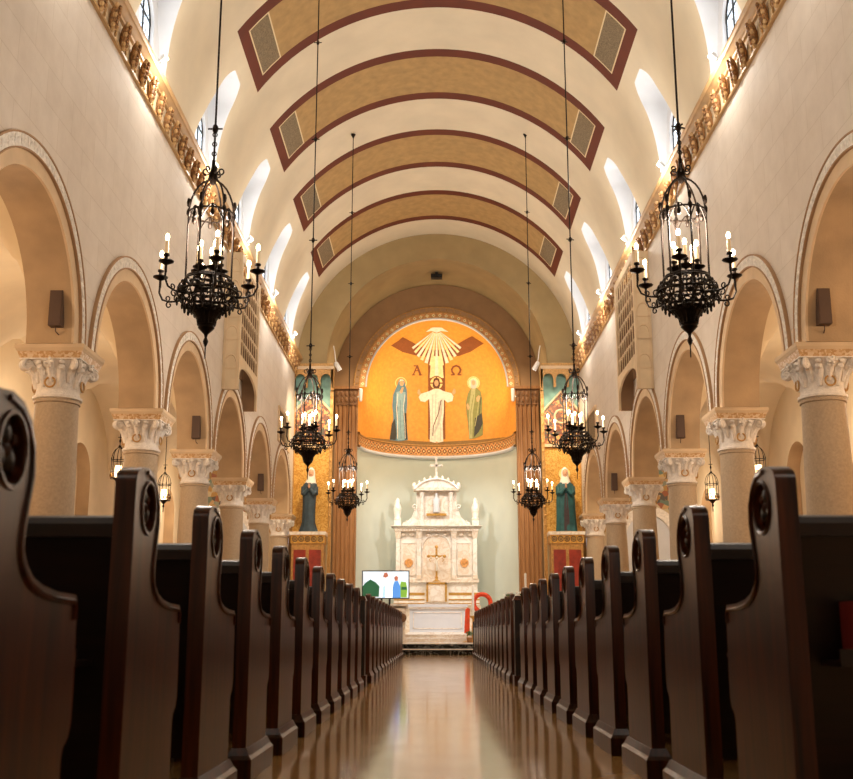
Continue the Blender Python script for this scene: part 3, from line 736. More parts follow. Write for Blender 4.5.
for s, side in SIDE:
    proto = None
    for k in range(0 if s < 0 else 1, 11):
        y = 1.96+PITCH*k-(.05 if k == 0 else 0)
        q = k if s < 0 else k-1
        lab = '%s dark walnut pew from the camera, %s of the aisle, rear block' % (ORD[q], side)
        g = 'rear block pews %s of the aisle' % side
        if proto is None: proto = make_pew(s, lab, (0, y, 0), g)
        else: clone(proto, (0, y, 0), lab)['group'] = g
    for k in range(14):
        y = 13.6+PITCH*k
        lab = '%s dark walnut pew behind the wide panel, %s of the aisle, front block' % (ORD[k], side)
        clone(proto, (0, y, 0), lab)['group'] = 'front block pews %s of the aisle' % side
    # panelled screens closing the front block
    for y, lab, zt in ((12.8, 'dark wood panelled screen behind the front block of pews, %s of the aisle' % side, .95), (27.15, 'low dark wood screen before the front row of pews, %s of the aisle' % side, .78)):
        t = thing('pew_screen', lab, 'screen', (0, y, 0), 'panelled pew screens')
        b = MB(); x0, x1 = sorted((s*.87, s*1.02)); b.box(x0, x1, 0, .22, 0, zt+.02, 'pewdark'); b.frus(x0-.015, x1+.015, -.015, .235, zt+.02, x0+.01, x1-.01, .02, .2, zt+.07, 'pew'); b.box(x0-.02, x1+.02, -.02, .24, 0, .12, 'pew'); b.build('end_post', t)
        b = MB(); b.box(*sorted((s*1.02, s*4.1)), .06, .14, .0, zt-.06, 'pewdark')
        for i in range(4): x = s*(1.1+.75*i); b.box(*sorted((x, x+s*.62)), .045, .06, .18, zt-.18, 'pewh')
        b.build('panel', t)
        b = MB(); b.box(*sorted((s*1.02, s*4.1)), .03, .17, zt-.06, zt-.02, 'pewh'); b.build('top_rail', t)
# hymn books in the rack of the nearest pew on the right
for i, (x, m, c) in enumerate(((1.04, 'bookred', 'thin dark red'), (1.067, 'bookcream', 'cream'), (1.107, 'bookgreen', 'dull green'))):
    t = thing('hymn_book', '%s hymn book standing in the rack of the nearest right-hand pew' % c, 'book', (x, 2.852, .5455), 'hymn books in the pew rack')
    b = MB(); b.box(-.016, -.013, -.0, .1, 0, .15, m); b.box(.013, .016, 0, .1, 0, .15, m); b.box(-.016, .016, -.003, .0, 0, .15, m); b.build('cover', t)
    b = MB(); b.box(-.0125, .0125, .0005, .097, .004, .146, 'paper'); b.build('pages', t)
    if i == 0: t.scale = (.45, 1, 1)

# ------------------------------------------------------------------ chandeliers
def scroll(b, c, r, m, d=1, turns=1.2, a0=0., w=.008, plane=0.):
    pts = []
    for i in range(15):
        f = i/14; a = a0+d*turns*2*PI*f; q = r*(1-.75*f)
        pts.append((c[0]+q*math.cos(a)*math.cos(plane), c[1]+q*math.cos(a)*math.sin(plane), c[2]+q*math.sin(a)))
    b.tube(pts, w, m, 5)
def candle_set(arm, x, y, z, lab=None):
    b = MB(); b.lathe([(.012, -.1), (.012, -.03), (.03, -.02), (.07, .0), (.072, .008), (.02, .012), (.016, .05), (.03, .06), (.03, .075), (.016, .08)], 10, 'iron', (x, y, z)); b.build('drip_pan', arm)
    b = MB(); b.lathe([(.017, .08), (.017, .2), (.012, .205)], 8, 'candle', (x, y, z)); b.build('candle', arm)
    b = MB(); b.sph((x, y, z+.235), (.019, .019, .036), 'bulb', 8, 6); tag(b.build('flame_bulb', arm), 'lit flame-shaped bulb')
def make_chandelier(label, loc, ztop):
    """loc = foot of the drop finial"""
    t = thing('chandelier', label, 'chandelier', loc, 'wrought iron chandeliers over the nave'); zb = loc[2]
    b = MB(); b.tube([(0, 0, 1.95), (0, 0, ztop-zb)], .011, 'iron', 6)
    z = 2.3
    while z < ztop-zb-.3:
        b.lathe([(.011, -.05), (.028, -.02), (.028, .02), (.011, .05)], 8, 'iron', (0, 0, z)); b.tube([(-.07, 0, z), (.07, 0, z)], .009, 'iron', 5); b.tube([(0, -.07, z), (0, .07, z)], .009, 'iron', 5); z += 1.9
    for i in range(5): b.torus((0, 0, 2.04+i*.05), .022, .006, 'iron', 'x' if i % 2 else 'y', 8, 4)
    b.lathe([(.06, 0), (.06, -.02), (.02, -.09), (.012, -.12)], 10, 'iron', (0, 0, ztop-zb))
    b.build('hanging_rod', t)
    b = MB(); b.lathe([(.012, 1.72), (.03, 1.74), (.045, 1.8), (.03, 1.86), (.018, 1.9), (.018, 1.97)], 10, 'iron')
    for i in range(6): a = i*PI/3; scroll(b, (.07*math.cos(a), .07*math.sin(a), 1.86), .045, 'iron', 1, 1.1, PI, .008, a)
    b.build('hub', t)
    R = .21
    b = MB()
    for i in range(6):
        a = i*PI/3+.26; c, s = math.cos(a), math.sin(a)
        b.tube([(.03*c, .03*s, 1.8)]+[(R*math.sin(q)*c, R*math.sin(q)*s, 1.4+.37*math.cos(q)) for q in [PI/2*k/7 for k in range(1, 8)]]+[(R*c, R*s, .62)], .010, 'iron', 6)
        b.lathe([(.01, -.04), (.022, -.015), (.022, .015), (.01, .04)], 6, 'iron', (R*c, R*s, 1.42)); b.sph((R*c*1.02, R*s*1.02, 1.52), (.02, .02, .05), 'iron', 6, 4)
        a2 = a+PI/3; P0 = Vector((R*c, R*s, 1.3)); P1 = Vector((R*math.cos(a2), R*math.sin(a2), 1.3)); mid = (P0+P1)/2
        pts = [P0+(P1-P0)*(k/8)+Vector((0, 0, .16*math.sin(PI*k/8))) for k in range(9)]
        b.tube(pts, .007, 'iron', 5)
        b.sph((mid.x, mid.y, 1.38), (.022, .022, .04), 'iron', 6, 4); b.sph((mid.x, mid.y, 1.43), (.014, .014, .04), 'iron', 6, 4)
    for z in (1.42, .78): b.torus((0, 0, z), R, .009, 'iron', 'z', 24, 5)
    b.build('cage', t)
    b = MB(); PB = ((.215, .76), (.25, .69), (.285, .63), (.265, .57), (.2, .5), (.13, .44), (.09, .385), (.08, .33))
    for r, z in PB: b.torus((0, 0, z), r, .008 if z < .6 else .011, 'iron', 'z', 24, 5)
    for i in range(16):
        a = 2*PI*i/16; c, s = math.cos(a), math.sin(a)
        b.tube([(r*c, r*s, z) for r, z in PB], .007, 'iron', 5)
        for rr, zz2, q, d in ((.275, .645, .05, 1), (.225, .53, .042, -1), (.155, .46, .032, 1), (.25, .71, .04, -1)):
            scroll(b, (rr*math.cos(a+.19), rr*math.sin(a+.19), zz2), q, 'iron', d, 1., 0, .0075, a+.19+PI/2)
        b.sph((.285*c, .285*s, .545), (.012, .012, .03), 'iron', 5, 4); b.sph((.21*c, .21*s, .47), (.014, .014, .03), 'iron', 5, 4)
    b.lathe([(.02, .31), (.07, .33), (.11, .41), (.165, .48), (.16, .49), (.02, .4)], 16, 'iron')
    b.build('basket', t)
    b = MB(); b.lathe([(0, 0), (.006, .02), (.006, .12), (.016, .14), (.026, .17), (.012, .21), (.02, .24), (.05, .27), (.078, .3), (.07, .33), (.05, .34)], 12, 'iron')
    b.build('drop_finial', t)
    for i in range(6):
        a = math.radians(i*60-10); c, s = math.cos(a), math.sin(a); mx = Matrix.Rotation(a, 4, 'Z')
        b = MB(); b.tube([(.23, 0, .6), (.3, 0, .575), (.38, 0, .575), (.45, 0, .6), (.485, 0, .67), (.48, 0, .74)], .010, 'iron', 6, mx=mx)
        for cx, cz, r0, a0, d in ((.3, .615, .04, -PI/2, 1), (.38, .545, .034, PI/2, -1), (.4, .61, .03, -PI/2, -1)):
            b.tube([(cx+r0*math.cos(a0+d*.55*k)*(1-k/16), 0, cz+r0*math.sin(a0+d*.55*k)*(1-k/16)) for k in range(12)], .007, 'iron', 5, mx=mx)
        arm = b.build('arm', t); candle_set(arm, .48*c, .48*s, .82)
    for i in range(5):
        a = math.radians(i*72+20); c, s = math.cos(a), math.sin(a)
        b = MB(); b.tube([(.2*c, .2*s, .56), (.13*c, .13*s, .62), (.11*c, .11*s, .76)], .009, 'iron', 5)
        arm = b.build('inner_arm', t); candle_set(arm, .11*c, .11*s, .86)
    return t
CH = []
ZTOP = ZC+math.sqrt(RV**2-2.24**2)
proto = None
for y, w in ((9.63, 'nearest'), (17.77, 'middle'), (25.95, 'farthest')):
    for sg, side in SIDE:
        lab = '%s black wrought iron candle chandelier hanging over the %s pews' % (w, side)
        if proto is None: proto = make_chandelier(lab, (sg*2.235+.065, y, 3.06), ZTOP)
        else: clone(proto, (sg*2.235+.065, y, 3.06), lab, 0 if sg < 0 else .35)
        CH.append((sg*2.235+.065, y, 4.0))

# ------------------------------------------------------------------ aisle lanterns
def make_lantern(label, loc):
    t = thing('hanging_lantern', label, 'lantern', loc, 'small lanterns in the side aisles')
    b = MB(); b.tube([(0, 0, .62), (0, 0, 6.14-loc[2])], .009, 'iron', 6); b.tube([(-.05, 0, .8), (.05, 0, .8)], .008, 'iron', 5); b.lathe([(.01, -.05), (.025, 0), (.01, .05)], 8, 'iron', (0, 0, .72))
    b.lathe([(.06, 0), (.06, -.02), (.01, -.08)], 10, 'iron', (0, 0, 6.14-loc[2])); b.build('hanging_rod', t)
    b = MB(); R = .165
    for i in range(6):
        a = i*PI/3; c, s = math.cos(a), math.sin(a)
        b.tube([(.01*c, .01*s, .62)]+[(R*math.sin(q)*c, R*math.sin(q)*s, .3+.27*math.cos(q)) for q in [PI/2*k/6 for k in range(1, 7)]]+[(R*c, R*s, -.12)], .008, 'iron', 5)
        b.sph((R*c, R*s, .32), (.015, .015, .04), 'iron', 5, 4)
    for z in (.28, .02, -.12): b.torus((0, 0, z), R, .009, 'iron', 'z', 20, 5)
    for i in range(12): a = i*PI/6+.2; b.sph((R*math.cos(a), R*math.sin(a), -.05), (.02, .02, .05), 'brass', 5, 4)
    b.build('cage', t)
    b = MB(); b.lathe([(.012, -.42), (.012, -.3), (.03, -.27), (.015, -.22), (.07, -.16), (.12, -.12)], 12, 'iron'); b.build('finial', t)
    b = MB(); b.lathe([(0, -.1), (.07, -.1), (.085, .03), (.07, .16), (0, .17)], 12, 'lampglass'); tag(b.build('lamp_glass', t), 'glowing glass cup')
    return t
proto = None
for sg, side in SIDE:
    for k, w in ((3, 'nearer'), (4, 'farther')):
        lab = '%s small glowing iron lantern hanging in the %s aisle' % (w, side)
        loc = (sg*7.05, bays[k]-.3, 4.02)
        if proto is None: proto = make_lantern(lab, loc)
        else: clone(proto, loc, lab)

# ------------------------------------------------------------------ wall speakers on the arch reveals
proto = None
for sg, side in SIDE:
    for k, w in ((0, 'nearest'), (2, 'middle'), (4, 'farthest')):
        lab = '%s dark slim speaker on an arch reveal of the %s arcade' % (w, side)
        loc = (sg*4.85, cols[k]-.46, 4.38)
        if proto is None:
            t = thing('wall_speaker', lab, 'speaker', loc, 'speakers on the arcade arches')
            b = MB(); b.box(-.08, .08, -.16, -.03, 0, .46, 'speaker'); b.box(-.07, .07, -.166, -.16, .015, .445, 'speaker'); b.build('cabinet', t)
            b = MB(); b.box(-.03, .03, -.03, .06, .08, .2, 'speaker'); b.tube([(0, -.1, 0), (0, -.09, -.06), (.02, .02, -.09)], .008, 'speaker', 5); b.build('bracket', t)
            proto = t
        else: clone(proto, loc, lab)

# ------------------------------------------------------------------ floodlights on the cornice
FL = []
proto = None
for sg, side in SIDE:
    for k, yc in enumerate(BANDC):
        lab = '%s floodlight from the camera clamped on the %s cornice' % (ORD[k], side)
        loc = (sg*4.44, yc, 9.455)
        FL.append((sg, yc))
        t = thing('floodlight', lab, 'floodlight', loc, 'floodlights along the cornice')
        b = MB(); b.box(-.03, .03, -.05, .05, 0, .03, 'whitemetal'); b.tube([(0, 0, .03), (-sg*.03, 0, .1)], .012, 'whitemetal', 6); b.build('clamp', t)
        mx = Matrix.Translation((-sg*.05, 0, .13)) @ Matrix.Rotation(-sg*.9, 4, 'Y')
        b = MB(); b.lathe([(.03, -.09), (.055, -.05), (.065, .04), (.055, .045)], 12, 'whitemetal', mx=mx); b.build('housing', t)
        b = MB(); b.lathe([(0, .046), (.052, .046), (.052, .05), (0, .05)], 12, 'flood', mx=mx); tag(b.build('lens', t), 'bright lens')

# ------------------------------------------------------------------ chancel spotlights, lamps and the camera at the arch crown
for sg, side in SIDE:
    t = thing('spotlight', 'white spotlight on a curved bracket at the %s edge of the chancel arch' % side, 'spotlight', (sg*3.25, YE-.1, 9.1), 'spotlights at the chancel arch')
    b = MB(); b.tube([(sg*.17, .05, .75), (sg*.13, 0, .55), (sg*.1, -.02, .3), (sg*.05, -.03, .08)], .018, 'whitemetal', 6); b.build('bracket', t)
    mx = Matrix.Translation((0, -.05, 0)) @ Matrix.Rotation(sg*.5, 4, 'Y') @ Matrix.Rotation(.3, 4, 'X')
    b = MB(); b.lathe([(.04, .2), (.07, .16), (.085, -.1), (.075, -.11)], 12, 'whitemetal', mx=mx); b.build('housing', t)
    b = MB(); b.lathe([(0, -.112), (.07, -.112), (.07, -.106), (0, -.106)], 12, 'spotlens', mx=mx); tag(b.build('lens', t), 'lit lens')
    t = thing('uplight', 'white tubular lamp on the inner edge of the %s pilaster' % side, 'lamp', (sg*2.7, YA-.12, 8.55), 'lamps beside the apse opening')
    b = MB(); b.lathe([(.045, 0), (.06, .03), (.075, .45), (.07, .46)], 12, 'whitemetal'); b.build('shade', t)
    b = MB(); b.lathe([(0, .455), (.065, .455), (.065, .462), (0, .462)], 12, 'spotlens'); tag(b.build('lens', t), 'lit lens')
    b = MB(); b.box(*sorted((0, sg*.14)), -.02, .02, .15, .2, 'whitemetal'); b.build('bracket', t)
t = thing('ceiling_projector', 'small black box fixture at the crown of the chancel arch', 'projector', (0, 36.1, 12.88))
b = MB(); b.box(-.2, .2, -.12, .12, -.2, -.06, 'plastic'); b.build('body', t)
b = MB(); b.box(-.05, .05, -.05, .05, -.06, .02, 'plastic'); b.tube([(.1, -.12, -.13), (.1, -.16, -.14)], .04, 'plastic', 8); b.build('mount', t)

# ------------------------------------------------------------------ statues and their shrines
def loft(b, rings, m, n=28, folds=9, amp=.05, ph=0.):
    vs = []; fs = []
    for (z, rx, ry, cx, cy, f) in rings:
        for i in range(n):
            a = 2*PI*i/n; q = 1+amp*f*math.cos(folds*a+ph+z*1.3); vs.append((cx+rx*q*math.cos(a), cy+ry*q*math.sin(a), z))
    for j in range(len(rings)-1):
        for i in range(n): i2 = (i+1) % n; fs.append((j*n+i, j*n+i2, (j+1)*n+i2, (j+1)*n+i))
    fs.append(tuple(range(n-1, -1, -1))); fs.append(tuple((len(rings)-1)*n+i for i in range(n)))
    return b.add(vs, fs, m, True)
def hand(b, mx, m):
    b.sph((0, 0, 0), (.028, .016, .05), m, 8, 6, mx)
    for i in range(4): b.tube([(-.021+.014*i, 0, .04), (-.02+.0135*i, -.004, .08), (-.016+.011*i, 0, .118-.007*abs(i-1.4))], [.009, .008, .006], m, 6, mx=mx)
    b.tube([(.026, -.004, -.015), (.042, -.012, .025), (.036, -.014, .05)], [.011, .009, .007], m, 6, mx=mx)
for sg, side in SIDE:
    rob = 'robe_dark' if sg < 0 else 'robe_teal'
    lab = 'slate robed statue with white veil and ray halo praying on the left pedestal' if sg < 0 else 'teal cloaked praying statue with halo on the right pedestal'
    t = thing('statue', lab, 'statue', (sg*4.08, YE-.42, 3.68))
    b = MB(); H = 2.05
    lean = .05 if sg < 0 else 0.
    if sg < 0: rings = [(0, .3, .2, 0, 0, 1), (.08, .27, .2, 0, 0, 1), (.3, .2, .17, 0, 0, 1), (.8, .19, .16, .01, 0, 1), (1.1, .21, .16, .02, 0, .8), (1.35, .24, .16, .02, 0, .6), (1.5, .22, .14, .03, 0, .3), (1.6, .12, .1, .04, 0, .1), (1.66, .065, .065, .05, 0, 0), (1.72, .062, .068, .055, -.01, 0), (1.78, .082, .095, .06, -.02, 0), (1.86, .09, .105, .06, -.02, 0), (1.94, .08, .095, .06, -.015, 0), (2.0, .05, .06, .06, -.01, 0), (2.02, .015, .02, .06, -.01, 0)]
    else: rings = [(0, .33, .2, 0, 0, 1), (.08, .32, .2, 0, 0, 1), (.4, .3, .18, 0, 0, 1), (.9, .29, .17, 0, 0, 1), (1.3, .28, .16, 0, 0, .6), (1.48, .26, .14, 0, 0, .3), (1.58, .15, .1, 0, 0, .1), (1.64, .065, .065, 0, 0, 0), (1.7, .062, .068, 0, -.01, 0), (1.77, .08, .095, 0, -.02, 0), (1.86, .09, .105, 0, -.02, 0), (1.94, .08, .095, 0, -.015, 0), (2.0, .05, .06, 0, -.01, 0), (2.02, .015, .02, 0, -.01, 0)]
    k = [i for i, r in enumerate(rings) if r[0] > 1.6][0]
    loft(b, rings, rob, 28, 9, .07)
    # skin for neck and head, painted on the same mesh
    nv = 28
    for fi in range(len(b.f)):
        j = fi//nv
        if k-1 <= j: b.m[fi] = b.mi('skin')
    hx, hz = (.06, 1.86) if sg < 0 else (0, 1.86)
    b.sph((hx, -.128, hz-.02), (.014, .02, .025), 'skin', 6, 5)
    for e in (-1, 1): b.sph((hx+e*.033, -.112, hz+.01), (.012, .008, .007), 'mdark', 6, 4); b.sph((hx+e*.088, 0, hz), (.012, .02, .03), 'skin', 6, 5)
    b.sph((hx, -.115, hz-.058), (.022, .01, .006), 'red', 6, 4)
    b.build('body', t)
    # forearms rise from the sleeves to joined palms
    for e in (-1, 1):
        b = MB(); cx = .02 if sg < 0 else 0; aw = .19 if sg < 0 else .23
        b.tube([(cx+e*aw, 0, 1.42), (cx+e*aw, -.06, 1.2), (cx+e*.15, -.17, 1.2), (cx+e*.03, -.2, 1.33)], [.085, .085, .075, .05], rob, 10)
        hand(b, Matrix.Translation((cx+e*.014, -.22, 1.4)) @ Matrix.Rotation(e*PI/2, 4, 'Z'), 'skin'); b.build('arm', t)
    b = MB()
    loft(b, [(1.5, .2, .15, hx*.6, .02, .4), (1.6, .16, .14, hx*.8, .02, .3), (1.75, .12, .13, hx, .035, .1), (1.88, .115, .12, hx, .03, 0), (1.99, .09, .1, hx, .02, 0), (2.05, .04, .05, hx, .02, 0)], 'veil', 24, 7, .05); b.build('veil', t)
    if sg > 0:
        b = MB(); b.add([(-.1, -.2, .02), (.1, -.2, .02), (.09, -.185, .6), (.05, -.17, 1.2), (-.05, -.17, 1.2), (-.09, -.185, .6)], [(0, 1, 2, 3, 4, 5)], 'robe_in')
        for e in (-1, 1): b.tube([(e*.1, -.2, .02), (e*.09, -.185, .6), (e*.05, -.17, 1.2)], .014, rob, 5)
        b.build('gown_panel', t)
    else:
        b = MB()
        for i in range(14):
            a = 2*PI*i/14; b.tube([(hx, .09, hz), (hx+.26*math.cos(a), .09, hz+.26*math.sin(a))], [.012, .004], 'altgold', 5)
        b.build('ray_halo', t)
    if sg > 0:
        b = MB(); b.torus((hx, .12, hz), .2, .014, 'altgold', 'y', 26, 6); b.prism([(hx+.19*math.cos(2*PI*i/24), hz+.19*math.sin(2*PI*i/24)) for i in range(24)], 'y', .12, .128, 'mhalo'); b.build('halo', t)
    # the shrine
    s = thing('shrine', 'gold mosaic shrine with gabled canopy on the %s of the chancel arch' % side, 'shrine', (sg*4.06, YE, .30), 'shrines beside the chancel arch')
    b = MB(); b.box(-.57, .57, -.75, -.02, 0, .25, 'marble2'); b.box(-.5, .5, -.68, -.02, .25, 3.0, 'goldtrim'); b.box(-.57, .57, -.76, -.02, 3.26, 3.36, 'marble2'); b.box(-.53, .53, -.71, -.02, 3.0, 3.26, 'shrinegold')
    ped = b.build('pedestal', s)
    for x in (-.24, .24): bb = MB(); bb.box(x-.19, x+.19, -.7, -.68, .9, 2.8, 'red'); tag(bb.build('red_panel', ped), 'dark red marble panel')
    for i in range(5):
        bb = MB(); bb.torus((-.4+.2*i, -.712, 3.13), .075, .014, 'mdark', 'y', 14, 4); bb.torus((-.4+.2*i, -.712, 3.13), .03, .012, 'mdark', 'y', 10, 4); bb.build('roundel', ped)
    b = MB(); b.box(-.6, .6, -.04, -.01, 3.36, 6.2, 'shrinegold'); b.build('mosaic_panel', s)
    for e in (-1, 1):
        b = MB(); b.box(e*.62-.05, e*.62+.05, -.16, -.01, .25, 8.0, 'goldtrim')
        for z in [3.6+.3*i for i in range(15)]: b.sph((e*.62, -.16, z), (.045, .02, .07), 'goldtrim', 6, 4)
        b.build('border_strip', s)
    b = MB(); b.prism([(-.6, 6.2), (.6, 6.2), (.6, 7.3), (0, 7.95), (-.6, 7.3)], 'y', -.1, -.01, 'shrinepat'); g = b.build('gable', s)
    b = MB(); b.tube([(-.62, -.12, 7.3), (0, -.12, 7.98), (.62, -.12, 7.3)], .045, 'plain', 6); b.build('rake_moulding', g)
    b = MB(); b.torus((0, -.11, 7.15), .22, .035, 'plain', 'y', 20, 6); b.build('roundel', g)
    b = MB(); b.box(-.6, .6, -.13, -.01, 6.14, 6.24, 'plain'); b.build('sill', g)
    b = MB(); b.box(-.6, .6, -.03, -.012, 7.3, 8.6, 'teal'); b.build('canopy_back', s)
    b = MB(); hl = []
    pol = [(-.66, 8.9), (-.66, 8.0)]
    for i in range(3):
        c = -.42+.42*i; pol += [(c+.17*math.cos(a), 8.35+.2*math.sin(a)) for a in [PI-PI*q/10 for q in range(11)]]
        if i < 2: pol += [(c+.17, 8.1), (c+.25, 8.1)]
    pol += [(.66, 8.0), (.66, 8.9)]
    b.prism(pol, 'y', -.3, -.2, 'goldtrim'); b.box(-.68, .68, -.33, -.01, 8.7, 8.8, 'plain')
    for e in (-1, 1): b.box(e*.63-.04, e*.63+.04, -.3, -.01, 8.0, 8.7, 'goldtrim')
    b.build('canopy_arcade', s)

# ------------------------------------------------------------------ high altar
t = thing('high_altar', 'tall white marble reredos with gilded details against the apse wall', 'altar', (-.02, 38.9, .30))
def Z(z): return z-.30
b = MB(); b.box(-1.55, 1.55, -.35, .3, 0, Z(1.5), 'marble2'); b.box(-1.45, 1.45, -.0, .3, Z(1.5), Z(4.1), 'marble')
b.box(-1.5, 1.5, -.1, .3, Z(2.3), Z(2.42), 'marble2'); b.build('body', t)
b = MB(); b.box(-1.5, 1.5, -.55, -.2, Z(1.5), Z(1.72), 'marble'); b.box(-1.5, 1.5, -.42, -.1, Z(1.72), Z(1.95), 'marble'); g = b.build('gradine', t)
b = MB()
for x0, x1 in ((-1.5, -.42), (.42, 1.5)):
    b.box(x0, x1, -.56, -.55, Z(1.66), Z(1.71), 'altgold'); b.box(x0, x1, -.43, -.42, Z(1.84), Z(1.93), 'altgold')
    b.box(x0, x1, -.555, -.55, Z(1.54), Z(1.57), 'altgold')
b.build('gilt_band', g)
b = MB(); b.box(-.38, .38, -.6, -.1, Z(1.6), Z(2.3), 'marble2'); tb = b.build('tabernacle', t)
b = MB()
for a in ((-.36, -.29, 1.62, 2.28), (.29, .36, 1.62, 2.28), (-.36, .36, 2.21, 2.28)): b.box(a[0], a[1], -.62, -.6, Z(a[2]), Z(a[3]), 'altgold')
b.build('gilt_frame', tb)
b = MB(); b.prism([(-.22, Z(1.64)), (.22, Z(1.64))]+arc(0, Z(1.95), .22, 0, 180, 12), 'y', -.615, -.6, 'marble'); b.build('door', tb)
for sx in (-1, 1):
    for x in (1.37, .62):
        b = MB(); b.box(sx*x-.07, sx*x+.07, -.1, .0, Z(2.42), Z(3.85), 'marble'); b.frus(sx*x-.08, sx*x+.08, -.11, 0, Z(3.85), sx*x-.11, sx*x+.11, -.15, 0, Z(4.1), 'marble2'); b.box(sx*x-.09, sx*x+.09, -.13, 0, Z(2.42), Z(2.55), 'marble2'); b.build('pilaster', t)
    b = MB(); x = sx*.99; b.box(x-.25, x+.25, -.03, 0, Z(2.55), Z(3.7), 'marble2')
    for q in ((x-.25, x-.22, 2.55, 3.7), (x+.22, x+.25, 2.55, 3.7), (x-.25, x+.25, 3.67, 3.7), (x-.25, x+.25, 2.55, 2.58)): b.box(q[0], q[1], -.05, -.03, Z(q[2]), Z(q[3]), 'marble')
    pn = b.build('side_panel', t)
    b = MB(); b.prism([(x+.13*math.cos(2*PI*i/16), Z(2.98)+.16*math.sin(2*PI*i/16)) for i in range(16)], 'y', -.06, -.03, 'orange')
    for i in range(5): b.sph((x-.12+.06*i, -.06, Z(3.0+.05*(i % 2))), (.03, .02, .09), 'orange', 6, 5)
    tag(b.build('medallion', pn), 'pale orange medallion')
    b = MB(); b.box(sx*1.4-.12, sx*1.4+.12, -.1, .2, Z(4.25), Z(4.5), 'marble'); b.lathe([(.11, Z(4.5)), (.13, Z(4.56)), (.1, Z(4.62)), (.13, Z(4.8)), (.145, Z(4.95)), (.1, Z(5.08)), (.075, Z(5.13)), (.08, Z(5.2)), (.05, Z(5.28)), (0, Z(5.32))], 14, 'marble', (sx*1.4, .05, 0)); b.build('finial', t)
    b = MB(); b.prism([(sx*1.25, Z(4.25)), (sx*1.2, Z(4.42)), (sx*1.0, Z(4.5)), (sx*.88, Z(4.62)), (sx*.8, Z(4.85)), (sx*.7, Z(4.9)), (sx*.7, Z(4.25))], 'y', -.03, .2, 'marble')
    scroll(b, (sx*1.1, -.04, Z(4.38)), .1, 'marble', sx, 1.2, PI/2, .02, 0); scroll(b, (sx*.8, -.04, Z(4.98)), .11, 'marble', -sx, 1.2, -PI/2, .025, 0); b.build('scroll_bracket', t)
b = MB(); b.box(-1.5, 1.5, -.15, .3, Z(4.1), Z(4.18), 'marble2'); b.frus(-1.5, 1.5, -.15, .3, Z(4.18), -1.62, 1.62, -.25, .3, Z(4.26), 'marble'); b.box(-1.62, 1.62, -.25, .3, Z(4.26), Z(4.3), 'marble')
for i in range(30): x = -1.45+.1*i; b.box(x-.025, x+.025, -.19, -.15, Z(4.12), Z(4.17), 'marble')
for i in range(9): b.sph((-1.2+.3*i, -.05, Z(3.98)), (.1, .03, .06), 'marble2', 7, 5)
b.build('entablature', t)
b = MB(); b.prism([(-.5, Z(2.42)), (.5, Z(2.42))]+arc(0, Z(3.5), .5, 0, 180, 16), 'y', -.02, 0, 'marble2'); b.torus((0, -.03, Z(3.5)), .5, .03, 'marble', 'y', 20, 6, a0=0, a1=PI); b.build('central_niche', t)
b = MB(); b.box(-.72, .72, 0, .3, Z(4.3), Z(5.6), 'marble')
b.prism([(-.32, Z(4.75)), (.32, Z(4.75))]+arc(0, Z(5.2), .32, 0, 180, 14), 'y', -.015, 0, 'marble2')
for sx in (-1, 1): b.lathe([(.09, Z(4.5)), (.075, Z(4.56)), (.07, Z(5.35)), (.1, Z(5.5))], 12, 'marble', (sx*.52, -.08, 0)); b.box(sx*.52-.13, sx*.52+.13, -.2, 0, Z(4.3), Z(4.5), 'marble')
up = b.build('upper_tier', t)
b = MB(); loft(b, [(Z(4.78), .12, .08, 0, -.09, 1), (Z(5.0), .1, .08, 0, -.09, 1), (Z(5.25), .12, .07, 0, -.09, .5), (Z(5.32), .05, .05, 0, -.09, 0), (Z(5.36), .04, .045, 0, -.09, 0), (Z(5.42), .055, .06, 0, -.09, 0), (Z(5.48), .03, .03, 0, -.09, 0)], 'white', 20, 7, .08); b.build('niche_figure', up)
b = MB(); b.box(-.36, .36, -.12, 0, Z(4.66), Z(4.74), 'altgold'); b.build('gilt_scroll', up)
b = MB(); b.box(-.82, .82, -.22, .3, Z(5.55), Z(5.66), 'marble2'); A = arc(0, Z(4.95), 1.02, 140, 40, 20); b.prism(A, 'y', -.2, .3, 'marble'); b.tube([(x, -.22, z) for x, z in A], .045, 'marble', 6)
for i in range(9): x, z = arc(0, Z(4.97), 1.05, 138, 42, 8)[i]; b.sph((x, 0, z+.03), (.05, .05, .09), 'marble', 6, 5)
for sx in (-1, 1): b.sph((sx*.8, -.05, Z(5.74)), (.08, .08, .13), 'marble', 8, 6)
b.build('pediment', t)
b = MB(); b.frus(-.09, .09, -.09, .09, Z(5.98), -.05, .05, -.05, .05, Z(6.1), 'marble'); b.box(-.035, .035, -.03, .03, Z(6.1), Z(6.74), 'marble'); b.box(-.19, .19, -.03, .03, Z(6.45), Z(6.52), 'marble')
for c in ((-.19, 6.485), (.19, 6.485), (0, 6.74)): b.sph((c[0], 0, Z(c[1])), (.05, .035, .05), 'marble', 7, 5)
b.build('cross', t)
